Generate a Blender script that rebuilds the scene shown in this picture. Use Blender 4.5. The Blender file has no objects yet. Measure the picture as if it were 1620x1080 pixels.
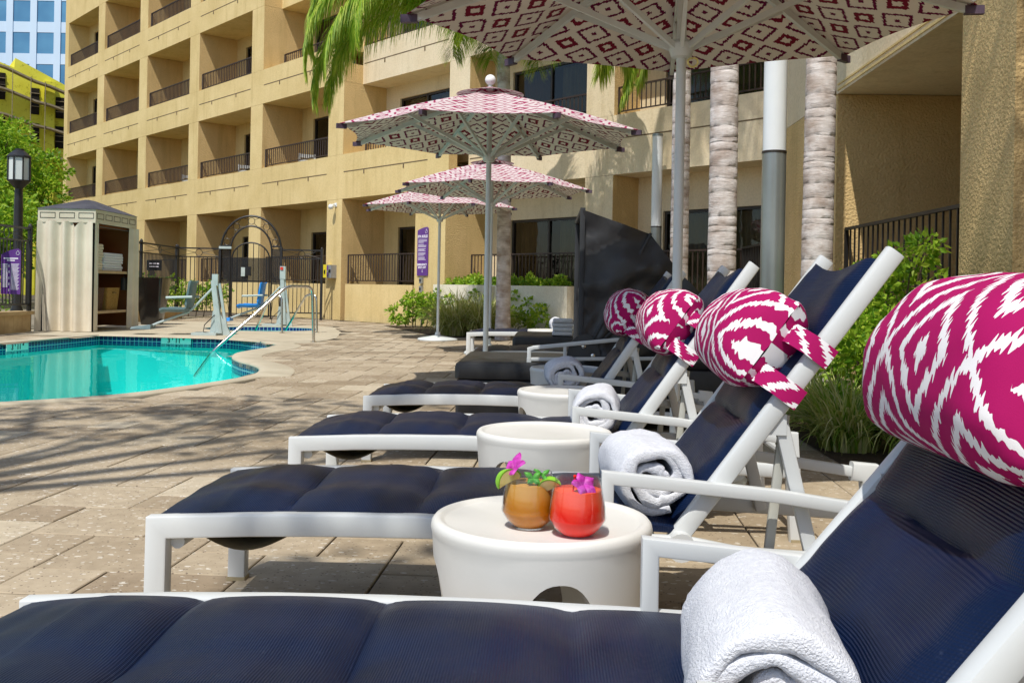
import bpy, bmesh, math, random
from mathutils import Vector, Matrix, noise
from mathutils.geometry import tessellate_polygon
R = math.radians
PI = math.pi
S = bpy.context.scene
C = S.collection
random.seed(7)

# ------------------------------------------------------------------ camera
FPX, CX, CYH, EYE, ROLL = 1566.0, 810.0, 457.0, 0.9, R(1.05)
cam_d = bpy.data.cameras.new("camera")
cam = bpy.data.objects.new("camera", cam_d)
C.objects.link(cam)
cam.location = (0, 0, EYE)
cam.rotation_mode = 'XYZ'
cam.matrix_world = Matrix.Translation((0, 0, EYE)) @ Matrix.Rotation(R(90), 4, 'X') @ Matrix.Rotation(ROLL, 4, 'Z')
cam_d.sensor_width = 36
cam_d.lens = FPX / 1620 * 36
cam_d.shift_x = 0
cam_d.shift_y = -(540 - CYH) / 1620
cam_d.clip_start = 0.05
cam_d.clip_end = 3000
S.camera = cam

# ------------------------------------------------------------------ light
SUN = Vector((-0.36, -0.93, 1.77)).normalized()
w = bpy.data.worlds.new("World")
S.world = w
w.use_nodes = True
nt = w.node_tree
for n in list(nt.nodes):
    nt.nodes.remove(n)
sky = nt.nodes.new('ShaderNodeTexSky')
sky.sky_type = 'NISHITA'
sky.sun_disc = False
sky.sun_elevation = math.asin(SUN.z)
sky.sun_rotation = math.atan2(SUN.x, SUN.y)
sky.altitude = 50
sky.ozone_density = 1.2
bg = nt.nodes.new('ShaderNodeBackground')
bg.inputs[1].default_value = 0.15
wo = nt.nodes.new('ShaderNodeOutputWorld')
nt.links.new(sky.outputs[0], bg.inputs[0])
nt.links.new(bg.outputs[0], wo.inputs[0])
sd = bpy.data.lights.new("sun", 'SUN')
sd.energy = 4.6
sd.angle = R(0.6)
sd.color = (1.0, 0.965, 0.89)
sun = bpy.data.objects.new("sun", sd)
C.objects.link(sun)
sun.location = (-4, -10, 20)
sun.rotation_mode = 'QUATERNION'
sun.rotation_quaternion = SUN.to_track_quat('Z', 'Y')
S.view_settings.view_transform = 'Standard'
S.view_settings.look = 'None'
S.view_settings.gamma = 1
S.view_settings.exposure = 0.0
S.render.engine = 'CYCLES'
S.cycles.max_bounces = 8
S.cycles.transparent_max_bounces = 16
S.cycles.caustics_reflective = False
S.cycles.caustics_refractive = False
S.cycles.use_denoising = True

# ------------------------------------------------------------------ pixel -> ground helper (survey of the place)
def ray(px, py):
    u = (px - CX) / FPX
    v = (CYH - py) / FPX
    c, s = math.cos(ROLL), math.sin(ROLL)
    return (u * c - v * s, u * s + v * c)       # world X/Y and Z/Y
def G(px, py, z=0.0):
    a, b = ray(px, py)
    Y = (z - EYE) / b
    return (a * Y, Y)
def at(px, py, Y):
    a, b = ray(px, py)
    return Vector((a * Y, Y, EYE + b * Y))

# ------------------------------------------------------------------ materials
MATS = {}
def N(nt, t, **kw):
    n = nt.nodes.new(t)
    for k, v in kw.items():
        if k in ('operation', 'blend_type', 'data_type', 'noise_dimensions', 'feature', 'wave_type', 'bands_direction',
                 'interpolation', 'attribute_name', 'distance', 'wave_profile', 'vector_type', 'gradient_type', 'uv_map', 'normalize', 'mode'):
            setattr(n, k, v)
        else:
            n.inputs[k].default_value = v
    return n
def new_mat(name, base=(.5, .5, .5), rough=.6, metal=0.0, spec=0.5):
    m = bpy.data.materials.new(name)
    m.use_nodes = True
    nt = m.node_tree
    b = nt.nodes['Principled BSDF']
    b.inputs['Base Color'].default_value = (*base, 1)
    b.inputs['Roughness'].default_value = rough
    b.inputs['Metallic'].default_value = metal
    b.inputs['Specular IOR Level'].default_value = spec
    MATS[name] = m
    return m, nt, b
def L(nt, a, b):
    nt.links.new(a, b)
def coord(nt, kind='Object', scale=(1, 1, 1), rot=(0, 0, 0)):
    tc = nt.nodes.new('ShaderNodeTexCoord')
    mp = nt.nodes.new('ShaderNodeMapping')
    mp.inputs['Scale'].default_value = scale
    mp.inputs['Rotation'].default_value = rot
    L(nt, tc.outputs[kind], mp.inputs[0])
    return mp.outputs[0]
def world_pos(nt, scale=(1, 1, 1), rot=(0, 0, 0)):
    g = nt.nodes.new('ShaderNodeNewGeometry')
    mp = nt.nodes.new('ShaderNodeMapping')
    mp.inputs['Scale'].default_value = scale
    mp.inputs['Rotation'].default_value = rot
    L(nt, g.outputs['Position'], mp.inputs[0])
    return mp.outputs[0]
def noise_tex(nt, vec, scale, detail=3, rough=.55):
    n = nt.nodes.new('ShaderNodeTexNoise')
    n.inputs['Scale'].default_value = scale
    n.inputs['Detail'].default_value = detail
    n.inputs['Roughness'].default_value = rough
    L(nt, vec, n.inputs['Vector'])
    return n.outputs['Fac']
def ramp(nt, fac, stops, interp='LINEAR'):
    r = nt.nodes.new('ShaderNodeValToRGB')
    r.color_ramp.interpolation = interp
    els = r.color_ramp.elements
    while len(els) < len(stops):
        els.new(0.5)
    for e, (p, c) in zip(els, stops):
        e.position = p
        e.color = (*c, 1) if len(c) == 3 else c
    L(nt, fac, r.inputs[0])
    return r.outputs[0]
def bump(nt, b, h, strength, dist=0.01):
    n = nt.nodes.new('ShaderNodeBump')
    n.inputs['Strength'].default_value = strength
    n.inputs['Distance'].default_value = dist
    L(nt, h, n.inputs['Height'])
    L(nt, n.outputs[0], b.inputs['Normal'])
    return n
def math_n(nt, op, a, b=None, c=None):
    n = nt.nodes.new('ShaderNodeMath')
    n.operation = op
    for i, x in enumerate((a, b, c)):
        if x is None:
            continue
        if isinstance(x, (int, float)):
            n.inputs[i].default_value = x
        else:
            L(nt, x, n.inputs[i])
    return n.outputs[0]
def mixc(nt, fac, a, b, blend='MIX'):
    n = nt.nodes.new('ShaderNodeMix')
    n.data_type = 'RGBA'
    n.blend_type = blend
    for s, x in ((0, fac), (6, a), (7, b)):
        if isinstance(x, (int, float)):
            n.inputs[s].default_value = x
        elif isinstance(x, tuple):
            n.inputs[s].default_value = (*x, 1)
        else:
            L(nt, x, n.inputs[s])
    return n.outputs[2]

def mottled(name, c1, c2, scale, rough=.7, bscale=60, bstr=.3, bdist=.01, spec=.3, detail=4, metal=0, stretch=(1, 1, 1)):
    m, nt, b = new_mat(name, c1, rough, metal, spec)
    v = world_pos(nt, stretch)
    f = noise_tex(nt, v, scale, detail)
    L(nt, ramp(nt, f, [(.3, c1), (.7, c2)]), b.inputs['Base Color'])
    if bstr:
        bump(nt, b, noise_tex(nt, world_pos(nt), bscale, 3), bstr, bdist)
    return m

def stucco(name, c1, c2, bscale, bstr, bdist):
    m, nt, b = new_mat(name, c1, .9, 0, .15)
    v = world_pos(nt)
    f1 = noise_tex(nt, v, .9, 5, .6)
    base = ramp(nt, f1, [(.3, c1), (.68, c2)])
    vs = world_pos(nt, (2.2, 2.2, .25))
    f2 = noise_tex(nt, vs, 1.7, 4, .65)
    st = ramp(nt, f2, [(.52, (1, 1, 1)), (.75, (.80, .77, .70))])
    base = mixc(nt, .8, base, st, 'MULTIPLY')
    f3 = noise_tex(nt, v, bscale, 2, .5)
    fine = ramp(nt, f3, [(.3, (.90, .90, .88)), (.6, (1.05, 1.05, 1.05))])
    base = mixc(nt, .7, base, fine, 'MULTIPLY')
    L(nt, base, b.inputs['Base Color'])
    bump(nt, b, f3, bstr, bdist)
    return m
stucco('stucco', (.63, .475, .215), (.74, .575, .29), 28, .35, .012)
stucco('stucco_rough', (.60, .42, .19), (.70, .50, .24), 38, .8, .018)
stucco('stucco_pale', (.70, .57, .38), (.78, .66, .47), 28, .35, .012)
stucco('stucco_light', (.78, .70, .55), (.86, .80, .66), 30, .4, .015)
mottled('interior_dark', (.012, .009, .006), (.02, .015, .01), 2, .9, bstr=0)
mottled('frame_bronze', (.02, .014, .010), (.035, .025, .018), 5, .45, bstr=0, spec=.5)
mottled('iron_black', (.010, .009, .009), (.02, .018, .018), 8, .42, 90, .15, .004, spec=.5)
mottled('iron_brown', (.03, .017, .012), (.05, .03, .022), 8, .5, 90, .15, .004, spec=.4)
mottled('shade_drip_brown', (.13, .09, .05), (.2, .14, .08), 6, .9, bstr=0)
mottled('white_metal', (.54, .56, .56), (.63, .64, .63), 2.2, .38, 300, .05, .002, spec=.5)
mottled('grey_plastic', (.42, .42, .38), (.5, .5, .45), 3, .6, bstr=0)
mottled('taupe', (.34, .28, .17), (.42, .35, .22), 5, .7, bstr=0)
mottled('umbrella_metal', (.58, .62, .62), (.68, .72, .71), 4, .35, bstr=0, spec=.5)
mottled('cap_plum', (.05, .03, .05), (.12, .08, .11), 14, .5, bstr=0)
mottled('table_white', (.60, .585, .54), (.70, .685, .65), 2.5, .42, 120, .05, .003, spec=.45)
mottled('towel_white', (.60, .61, .66), (.72, .73, .77), 90, .95, 300, 1.0, .004, spec=.1)
mottled('towel_grey', (.55, .57, .6), (.68, .7, .72), 12, .95, 320, .6, .004, spec=.1)
mottled('curtain_canvas', (.62, .55, .43), (.72, .65, .52), 3, .85, 240, .25, .003, spec=.1)
mottled('valance_canvas', (.56, .50, .38), (.64, .58, .46), 3, .85, 240, .25, .003, spec=.1)
mottled('roof_slate', (.05, .05, .065), (.08, .08, .095), 3, .8, 160, .3, .004, spec=.2)
mottled('orange_lining', (.22, .075, .02), (.33, .12, .035), 2, .85, bstr=0)
mottled('wood_shelf', (.42, .30, .16), (.52, .38, .22), 6, .6, bstr=0)
mottled('purple_sign', (.11, .035, .22), (.15, .05, .28), 2, .35, bstr=0, spec=.5)
mottled('sign_ink', (.80, .74, .84), (.85, .8, .88), 2, .5, bstr=0)
mottled('yellow_box', (.75, .62, .02), (.82, .70, .05), 4, .45, bstr=0)
mottled('grey_box', (.30, .31, .33), (.42, .43, .45), 6, .4, bstr=0, metal=.4)
mottled('lift_grey', (.10, .15, .16), (.15, .21, .22), 6, .5, bstr=0)
mottled('lift_pale', (.36, .43, .42), (.48, .55, .53), 5, .45, bstr=0)
mottled('lift_blue', (.02, .20, .62), (.03, .27, .72), 5, .4, bstr=0)
mottled('lift_red', (.6, .03, .02), (.7, .05, .03), 5, .4, bstr=0)
mottled('planter_black', (.010, .008, .007), (.018, .015, .012), 5, .16, bstr=0, spec=.6)
mottled('black_fabric', (.014, .014, .016), (.030, .030, .034), 6, .42, 260, .3, .004, spec=.6)
mottled('hood_trim', (.03, .032, .036), (.05, .052, .058), 6, .5, bstr=0)
mottled('coping_concrete', (.40, .345, .25), (.50, .44, .33), 2.2, .75, 160, .35, .004, spec=.25)
mottled('soil', (.05, .035, .02), (.09, .06, .035), 8, .95, 60, .8, .02)
mottled('mortar', (.075, .06, .045), (.11, .09, .065), 12, .95, bstr=0)
mottled('plaster_teal', (.07, .70, .68), (.13, .80, .76), .7, .8, bstr=0)
mottled('marker_tile', (.55, .75, .66), (.62, .82, .74), 6, .3, bstr=0)
mottled('ink_black', (.01, .01, .012), (.02, .02, .02), 6, .5, bstr=0)
mottled('bark_dark', (.10, .07, .045), (.17, .12, .08), 8, .95, 40, .9, .02)
mottled('basket', (.28, .16, .035), (.42, .26, .07), 30, .8, 90, 1.0, .02)
mottled('basket_dark', (.07, .03, .015), (.12, .055, .03), 30, .8, 90, 1.0, .02)
mottled('lime_rind', (.16, .42, .02), (.26, .55, .04), 40, .4, bstr=0)
mottled('lime_flesh', (.72, .62, .20), (.80, .72, .32), 60, .35, bstr=0)
mottled('mint', (.05, .24, .03), (.10, .36, .05), 60, .45, bstr=0)
mottled('orchid', (.60, .06, .48), (.26, .008, .16), 70, .5, bstr=0)
mottled('cherry', (.65, .01, .01), (.75, .02, .01), 30, .25, bstr=0)
mottled('bronze_light', (.05, .045, .045), (.09, .08, .08), 6, .35, bstr=0, metal=.4)
mottled('column_white', (.70, .73, .74), (.80, .82, .82), 2, .32, bstr=0)
mottled('column_grey', (.23, .25, .24), (.32, .34, .33), 2, .30, bstr=0, metal=.5)
mottled('scaffold', (.22, .17, .10), (.32, .26, .17), 9, .8, bstr=0)
mottled('drape', (.34, .27, .15), (.42, .34, .20), 4, .85, bstr=0)
mottled('drape_brown', (.20, .09, .03), (.28, .13, .05), 4, .85, bstr=0)

m, nt, b = new_mat('steel', (.62, .60, .56), .18, 1.0)
m, nt, b = new_mat('ball_white', (.85, .86, .87), .2, 0)
m, nt, b = new_mat('lamp_glass', (.62, .66, .64), .3, 0, .6)

# glass with reflections
def glass_mat(name, tint, refl, rough=.02, wavy=0):
    m = bpy.data.materials.new(name); m.use_nodes = True
    nt = m.node_tree
    nt.nodes.remove(nt.nodes['Principled BSDF'])
    out = nt.nodes['Material Output']
    tr = N(nt, 'ShaderNodeBsdfTransparent'); tr.inputs[0].default_value = (*tint, 1)
    gl = N(nt, 'ShaderNodeBsdfGlossy'); gl.inputs['Roughness'].default_value = rough
    fr = N(nt, 'ShaderNodeLayerWeight'); fr.inputs[0].default_value = .5
    mx = N(nt, 'ShaderNodeMixShader')
    f = math_n(nt, 'MULTIPLY_ADD', math_n(nt, 'POWER', fr.outputs['Facing'], 4.0), refl, .04)
    L(nt, f, mx.inputs[0]); L(nt, tr.outputs[0], mx.inputs[1]); L(nt, gl.outputs[0], mx.inputs[2])
    L(nt, mx.outputs[0], out.inputs[0])
    if wavy:
        bn = nt.nodes.new('ShaderNodeBump'); bn.inputs['Strength'].default_value = wavy; bn.inputs['Distance'].default_value = .02
        L(nt, noise_tex(nt, world_pos(nt), 1.6, 2), bn.inputs['Height']); L(nt, bn.outputs[0], gl.inputs['Normal'])
    MATS[name] = m
    return m
glass_mat('window_glass', (.60, .62, .60), .9, .01, .25)
glass_mat('drink_glass', (.97, .98, .98), .85, .01)
glass_mat('gate_mesh', (.42, .42, .42), .1, .5)

# water
m = bpy.data.materials.new('water'); m.use_nodes = True; nt = m.node_tree
nt.nodes.remove(nt.nodes['Principled BSDF'])
out = nt.nodes['Material Output']
tr = N(nt, 'ShaderNodeBsdfTransparent'); tr.inputs[0].default_value = (.42, .98, .96, 1)
gl = N(nt, 'ShaderNodeBsdfGlossy'); gl.inputs['Roughness'].default_value = .015
gl.inputs[0].default_value = (.55, .97, .92, 1)
fr = N(nt, 'ShaderNodeFresnel'); fr.inputs[0].default_value = 1.33
mx = N(nt, 'ShaderNodeMixShader')
f = math_n(nt, 'MULTIPLY', fr.outputs[0], .55)
bn = nt.nodes.new('ShaderNodeBump'); bn.inputs['Strength'].default_value = .16; bn.inputs['Distance'].default_value = .03
L(nt, noise_tex(nt, world_pos(nt, (1, .6, 1)), 2.2, 3, .5), bn.inputs['Height'])
L(nt, bn.outputs[0], gl.inputs['Normal'])
L(nt, f, mx.inputs[0]); L(nt, tr.outputs[0], mx.inputs[1]); L(nt, gl.outputs[0], mx.inputs[2])
L(nt, mx.outputs[0], out.inputs[0])
MATS['water'] = m

# navy woven sling: fine ribs
def navy(name, c1, c2, ax):
    m, nt, b = new_mat(name, c1, .36, 0, .26)
    v = coord(nt, 'Object')
    sx = nt.nodes.new('ShaderNodeSeparateXYZ'); L(nt, v, sx.inputs[0])
    rib = math_n(nt, 'SINE', math_n(nt, 'MULTIPLY', sx.outputs[ax], 2 * PI / .0042))
    rib2 = math_n(nt, 'SINE', math_n(nt, 'MULTIPLY', sx.outputs[1], 2 * PI / .004))
    f = noise_tex(nt, v, 7, 4, .6)
    base = ramp(nt, f, [(.3, c1), (.7, c2)])
    dust = ramp(nt, noise_tex(nt, v, 60, 5, .8), [(.60, (0, 0, 0)), (.80, (.06, .07, .09))])
    base = mixc(nt, .6, base, dust, 'ADD')
    L(nt, base, b.inputs['Base Color'])
    h = math_n(nt, 'ADD', math_n(nt, 'MULTIPLY', rib, .5), math_n(nt, 'MULTIPLY', rib2, .18))
    h2 = math_n(nt, 'ADD', h, math_n(nt, 'MULTIPLY', noise_tex(nt, v, 9, 2), 3.0))
    bump(nt, b, h2, .45, .0016)
    L(nt, math_n(nt, 'MULTIPLY_ADD', f, .22, .27), b.inputs['Roughness'])
    return m
navy('navy_mesh', (.0012, .006, .026), (.003, .011, .044), 0)
navy('navy_mesh_back', (.0012, .006, .026), (.003, .011, .044), 2)
navy('vinyl_grey', (.028, .028, .030), (.045, .045, .046), 0)
navy('charcoal_cushion', (.020, .021, .024), (.03, .031, .034), 0)

# ikat fabric (diamond lattice with feathered edges), uv in metres
def ikat(name, white, dark, dark2, cell, mode):
    m, nt, b = new_mat(name, white, .8, 0, .15)
    uv = nt.nodes.new('ShaderNodeUVMap')
    sx = nt.nodes.new('ShaderNodeSeparateXYZ'); L(nt, uv.outputs[0], sx.inputs[0])
    u, v = sx.outputs[0], sx.outputs[1]
    # feathering: high frequency jitter of v as a function of u
    cb = nt.nodes.new('ShaderNodeCombineXYZ')
    L(nt, math_n(nt, 'MULTIPLY', u, 190 if mode == 'pillow' else 95), cb.inputs[0])
    L(nt, math_n(nt, 'MULTIPLY', v, 5), cb.inputs[1])
    j = noise_tex(nt, cb.outputs[0], 1.0, 1)
    amp = .055 if mode == 'pillow' else .046
    v2 = math_n(nt, 'ADD', v, math_n(nt, 'MULTIPLY', math_n(nt, 'SUBTRACT', j, .5), amp))
    U = math_n(nt, 'DIVIDE', u, cell[0]); V = math_n(nt, 'DIVIDE', v2, cell[1])
    a = math_n(nt, 'ADD', U, V); c = math_n(nt, 'SUBTRACT', U, V)
    fa = math_n(nt, 'ABSOLUTE', math_n(nt, 'SUBTRACT', math_n(nt, 'FRACT', a), .5))
    fc = math_n(nt, 'ABSOLUTE', math_n(nt, 'SUBTRACT', math_n(nt, 'FRACT', c), .5))
    r = math_n(nt, 'MULTIPLY', math_n(nt, 'MAXIMUM', fa, fc), 2.0)
    par = math_n(nt, 'MODULO', math_n(nt, 'ADD', math_n(nt, 'ADD', math_n(nt, 'FLOOR', a), math_n(nt, 'FLOOR', c)), 200), 2)
    if mode == 'pillow':
        k1 = ramp(nt, r, [(0, white), (.20, dark), (.46, white), (.62, dark), (.93, white)], 'CONSTANT')
        k2 = ramp(nt, r, [(0, white), (.15, dark), (.44, white), (.60, dark), (.93, white)], 'CONSTANT')
    else:
        k1 = ramp(nt, r, [(0, dark2), (.16, white), (.66, dark2), (.86, white)], 'CONSTANT')
        k2 = ramp(nt, r, [(0, white), (.26, dark), (.58, white)], 'CONSTANT')
    col = mixc(nt, par, k1, k2)
    L(nt, col, b.inputs['Base Color'])
    bump(nt, b, noise_tex(nt, uv.outputs[0], 700 if mode == 'pillow' else 300, 2), .25, .001)
    return m, nt, b
ikat('ikat_pillow', (.74, .72, .73), (.34, .005, .095), (.34, .005, .095), (.26, .34), 'pillow')
for nm_, w_, d1, d2 in (('ikat_canopy', (.58, .50, .50), (.29, .006, .075), (.29, .006, .075)), ('ikat_canopy_shaded', (.80, .74, .68), (.20, .010, .035), (.15, .006, .055))):  # second entry: same fabric, underside shade painted in as darker plum
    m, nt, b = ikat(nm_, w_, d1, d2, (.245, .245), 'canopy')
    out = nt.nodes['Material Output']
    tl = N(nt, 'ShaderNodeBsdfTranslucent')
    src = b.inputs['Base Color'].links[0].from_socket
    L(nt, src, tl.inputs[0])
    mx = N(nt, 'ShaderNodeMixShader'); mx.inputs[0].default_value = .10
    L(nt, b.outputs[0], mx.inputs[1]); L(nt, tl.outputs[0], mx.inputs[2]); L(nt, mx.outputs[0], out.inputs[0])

# terrazzo pavers: per-tile tint from the 'tint' face attribute
m, nt, b = new_mat('paver', (.3, .24, .17), .8, 0, .25)
at_ = nt.nodes.new('ShaderNodeAttribute'); at_.attribute_name = 'tint'
v = world_pos(nt)
base = ramp(nt, at_.outputs['Fac'], [(0, (.29, .225, .155)), (.35, (.36, .29, .205)), (.7, (.42, .345, .25)), (1, (.51, .44, .335))])
f = noise_tex(nt, v, 14, 5, .65)
base = mixc(nt, .75, base, ramp(nt, f, [(.3, (.78, .76, .72)), (.7, (1.12, 1.12, 1.1))]), 'MULTIPLY')
vo = nt.nodes.new('ShaderNodeTexVoronoi'); vo.inputs['Scale'].default_value = 52; vo.inputs['Randomness'].default_value = 1
wob = nt.nodes.new('ShaderNodeMapping'); wob.inputs['Scale'].default_value = (.75, 1.25, 1)
L(nt, v, wob.inputs[0])
nz = nt.nodes.new('ShaderNodeTexNoise'); nz.inputs['Scale'].default_value = 38
L(nt, v, nz.inputs['Vector'])
vm = nt.nodes.new('ShaderNodeVectorMath'); vm.operation = 'MULTIPLY_ADD'; vm.inputs[1].default_value = (.03, .03, .0)
L(nt, nz.outputs['Color'], vm.inputs[0]); L(nt, wob.outputs[0], vm.inputs[2]); L(nt, vm.outputs[0], vo.inputs['Vector'])
sc = nt.nodes.new('ShaderNodeSeparateColor'); L(nt, vo.outputs['Color'], sc.inputs[0])
thr = math_n(nt, 'MULTIPLY', math_n(nt, 'POWER', sc.outputs[0], 3.0), .46)
chip = math_n(nt, 'LESS_THAN', vo.outputs['Distance'], thr)
base = mixc(nt, math_n(nt, 'MULTIPLY', chip, .62), base, (.70, .66, .58))
vo2 = nt.nodes.new('ShaderNodeTexVoronoi'); vo2.inputs['Scale'].default_value = 95
L(nt, v, vo2.inputs['Vector'])
sc2 = nt.nodes.new('ShaderNodeSeparateColor'); L(nt, vo2.outputs['Color'], sc2.inputs[0])
thr2 = math_n(nt, 'MULTIPLY', math_n(nt, 'POWER', sc2.outputs[1], 4.0), .42)
chip2 = math_n(nt, 'LESS_THAN', vo2.outputs['Distance'], thr2)
base = mixc(nt, math_n(nt, 'MULTIPLY', chip2, .75), base, (.10, .07, .05))
st = noise_tex(nt, v, .8, 4, .6)
base = mixc(nt, .8, base, ramp(nt, st, [(.35, (.80, .77, .72)), (.6, (1.05, 1.05, 1.05))]), 'MULTIPLY')
L(nt, base, b.inputs['Base Color'])
bump(nt, b, noise_tex(nt, v, 220, 3), .3, .003)

# pool wall: tile band above, teal plaster below (uv: x along wall in m, y = z)
m, nt, b = new_mat('pool_tile', (.1, .6, .6), .25, 0, .5)
uv = nt.nodes.new('ShaderNodeUVMap'); br = nt.nodes.new('ShaderNodeTexBrick')
br.offset = 0; br.inputs['Scale'].default_value = 1
br.inputs['Brick Width'].default_value = .078; br.inputs['Row Height'].default_value = .078
br.inputs['Mortar Size'].default_value = .006; br.inputs['Bias'].default_value = 0
br.inputs['Color1'].default_value = (.008, .02, .12, 1); br.inputs['Color2'].default_value = (.012, .04, .20, 1)
br.inputs['Mortar'].default_value = (.25, .5, .5, 1)
L(nt, uv.outputs[0], br.inputs['Vector']); L(nt, br.outputs['Color'], b.inputs['Base Color'])

# leaves
def leaf_mat(name, c1, c2, c3, trans=.35, scale=2.5):
    m, nt, b = new_mat(name, c1, .5, 0, .35)
    f = noise_tex(nt, world_pos(nt), scale, 3, .7)
    g = nt.nodes.new('ShaderNodeNewGeometry')
    f = math_n(nt, 'ADD', math_n(nt, 'MULTIPLY', f, .55), math_n(nt, 'MULTIPLY', g.outputs['Random Per Island'], .45))
    col = ramp(nt, f, [(.28, c1), (.5, c2), (.72, c3)])
    L(nt, col, b.inputs['Base Color'])
    out = nt.nodes['Material Output']
    tl = N(nt, 'ShaderNodeBsdfTranslucent'); L(nt, col, tl.inputs[0])
    mx = N(nt, 'ShaderNodeMixShader'); mx.inputs[0].default_value = trans
    L(nt, b.outputs[0], mx.inputs[1]); L(nt, tl.outputs[0], mx.inputs[2]); L(nt, mx.outputs[0], out.inputs[0])
    return m
leaf_mat('leaf_tree', (.09, .22, .012), (.24, .44, .02), (.46, .60, .05), .5)
leaf_mat('leaf_hedge', (.09, .22, .012), (.22, .40, .02), (.42, .55, .05), .45)
leaf_mat('leaf_vine', (.12, .28, .012), (.28, .46, .025), (.46, .58, .06), .45, 6)
leaf_mat('blade', (.12, .26, .015), (.28, .42, .05), (.60, .62, .25), .45, 9)
leaf_mat('blade_pale', (.34, .40, .08), (.50, .52, .16), (.72, .70, .38), .45, 9)
leaf_mat('frond', (.14, .30, .015), (.32, .48, .03), (.58, .64, .10), .5, 3)
leaf_mat('frond_dry', (.22, .19, .07), (.32, .28, .10), (.42, .36, .16), .3, 3)

# palm bark: pale grey with tan rings
m, nt, b = new_mat('palm_bark', (.4, .36, .33), .9, 0, .15)
v = world_pos(nt, (2.5, 2.5, 9))
f = noise_tex(nt, v, 1.6, 5, .7)
base = ramp(nt, f, [(.22, (.24, .18, .14)), (.34, (.44, .39, .36)), (.55, (.64, .60, .58)), (.8, (.76, .73, .71))])
f2 = noise_tex(nt, world_pos(nt, (1, 1, 1)), 5, 3)
base = mixc(nt, .85, base, ramp(nt, f2, [(.35, (.62, .52, .45)), (.6, (1.05, 1.03, 1.02))]), 'MULTIPLY')
L(nt, base, b.inputs['Base Color'])
bump(nt, b, noise_tex(nt, world_pos(nt, (9, 9, 40)), 1.5, 4, .7), .6, .012)

# tower curtain wall
def grid_mat(name):
    m, nt, b = new_mat(name, (.5, .6, .7), .4, 0, .4)
    return m
mottled('tower_white', (.55, .68, .82), (.62, .75, .88), .1, .5, bstr=0)
m, nt, b = new_mat('tower_glass', (.06, .20, .36), .12, 0, .6)
L(nt, ramp(nt, noise_tex(nt, world_pos(nt), .12, 3), [(.35, (.05, .17, .33)), (.65, (.11, .30, .48))]), b.inputs['Base Color'])
m, nt, b = new_mat('yellow_sheathing', (.7, .6, .05), .7, 0, .2)
v = world_pos(nt)
base = ramp(nt, noise_tex(nt, v, .5, 4), [(.3, (.62, .56, .03)), (.7, (.80, .76, .10))])
sp = ramp(nt, noise_tex(nt, v, 3.2, 4, .8), [(.56, (1, 1, 1)), (.66, (.35, .33, .12))])
L(nt, mixc(nt, .6, base, sp, 'MULTIPLY'), b.inputs['Base Color'])
mottled('ground_far', (.16, .14, .10), (.24, .21, .16), .5, .95, 20, .5, .02)
mottled('ledge_stone', (.40, .27, .13), (.58, .42, .22), 3.5, .85, 60, .7, .012)
# drinks
def drink(name, top, bot, z0, z1):
    m, nt, b = new_mat(name, top, .12, 0, .5)
    g = coord(nt, 'Object')
    sx = nt.nodes.new('ShaderNodeSeparateXYZ'); L(nt, g, sx.inputs[0])
    z = math_n(nt, 'DIVIDE', math_n(nt, 'SUBTRACT', sx.outputs[2], z0), z1 - z0)
    nn = math_n(nt, 'MULTIPLY', math_n(nt, 'SUBTRACT', noise_tex(nt, g, 30, 3), .5), .45)
    L(nt, ramp(nt, math_n(nt, 'ADD', z, nn), [(.1, bot), (.55, bot), (.95, top)]), b.inputs['Base Color'])
    b.inputs['Subsurface Weight'].default_value = .12
    b.inputs['Subsurface Radius'].default_value = (.03, .01, .006)
    b.inputs['Subsurface Scale'].default_value = .6
    b.inputs['IOR'].default_value = 1.3
drink('drink_amber', (.60, .30, .06), (.54, .19, .008), 0, .085)
drink('drink_red', (.95, .10, .05), (.92, .014, .002), 0, .085)

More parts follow.
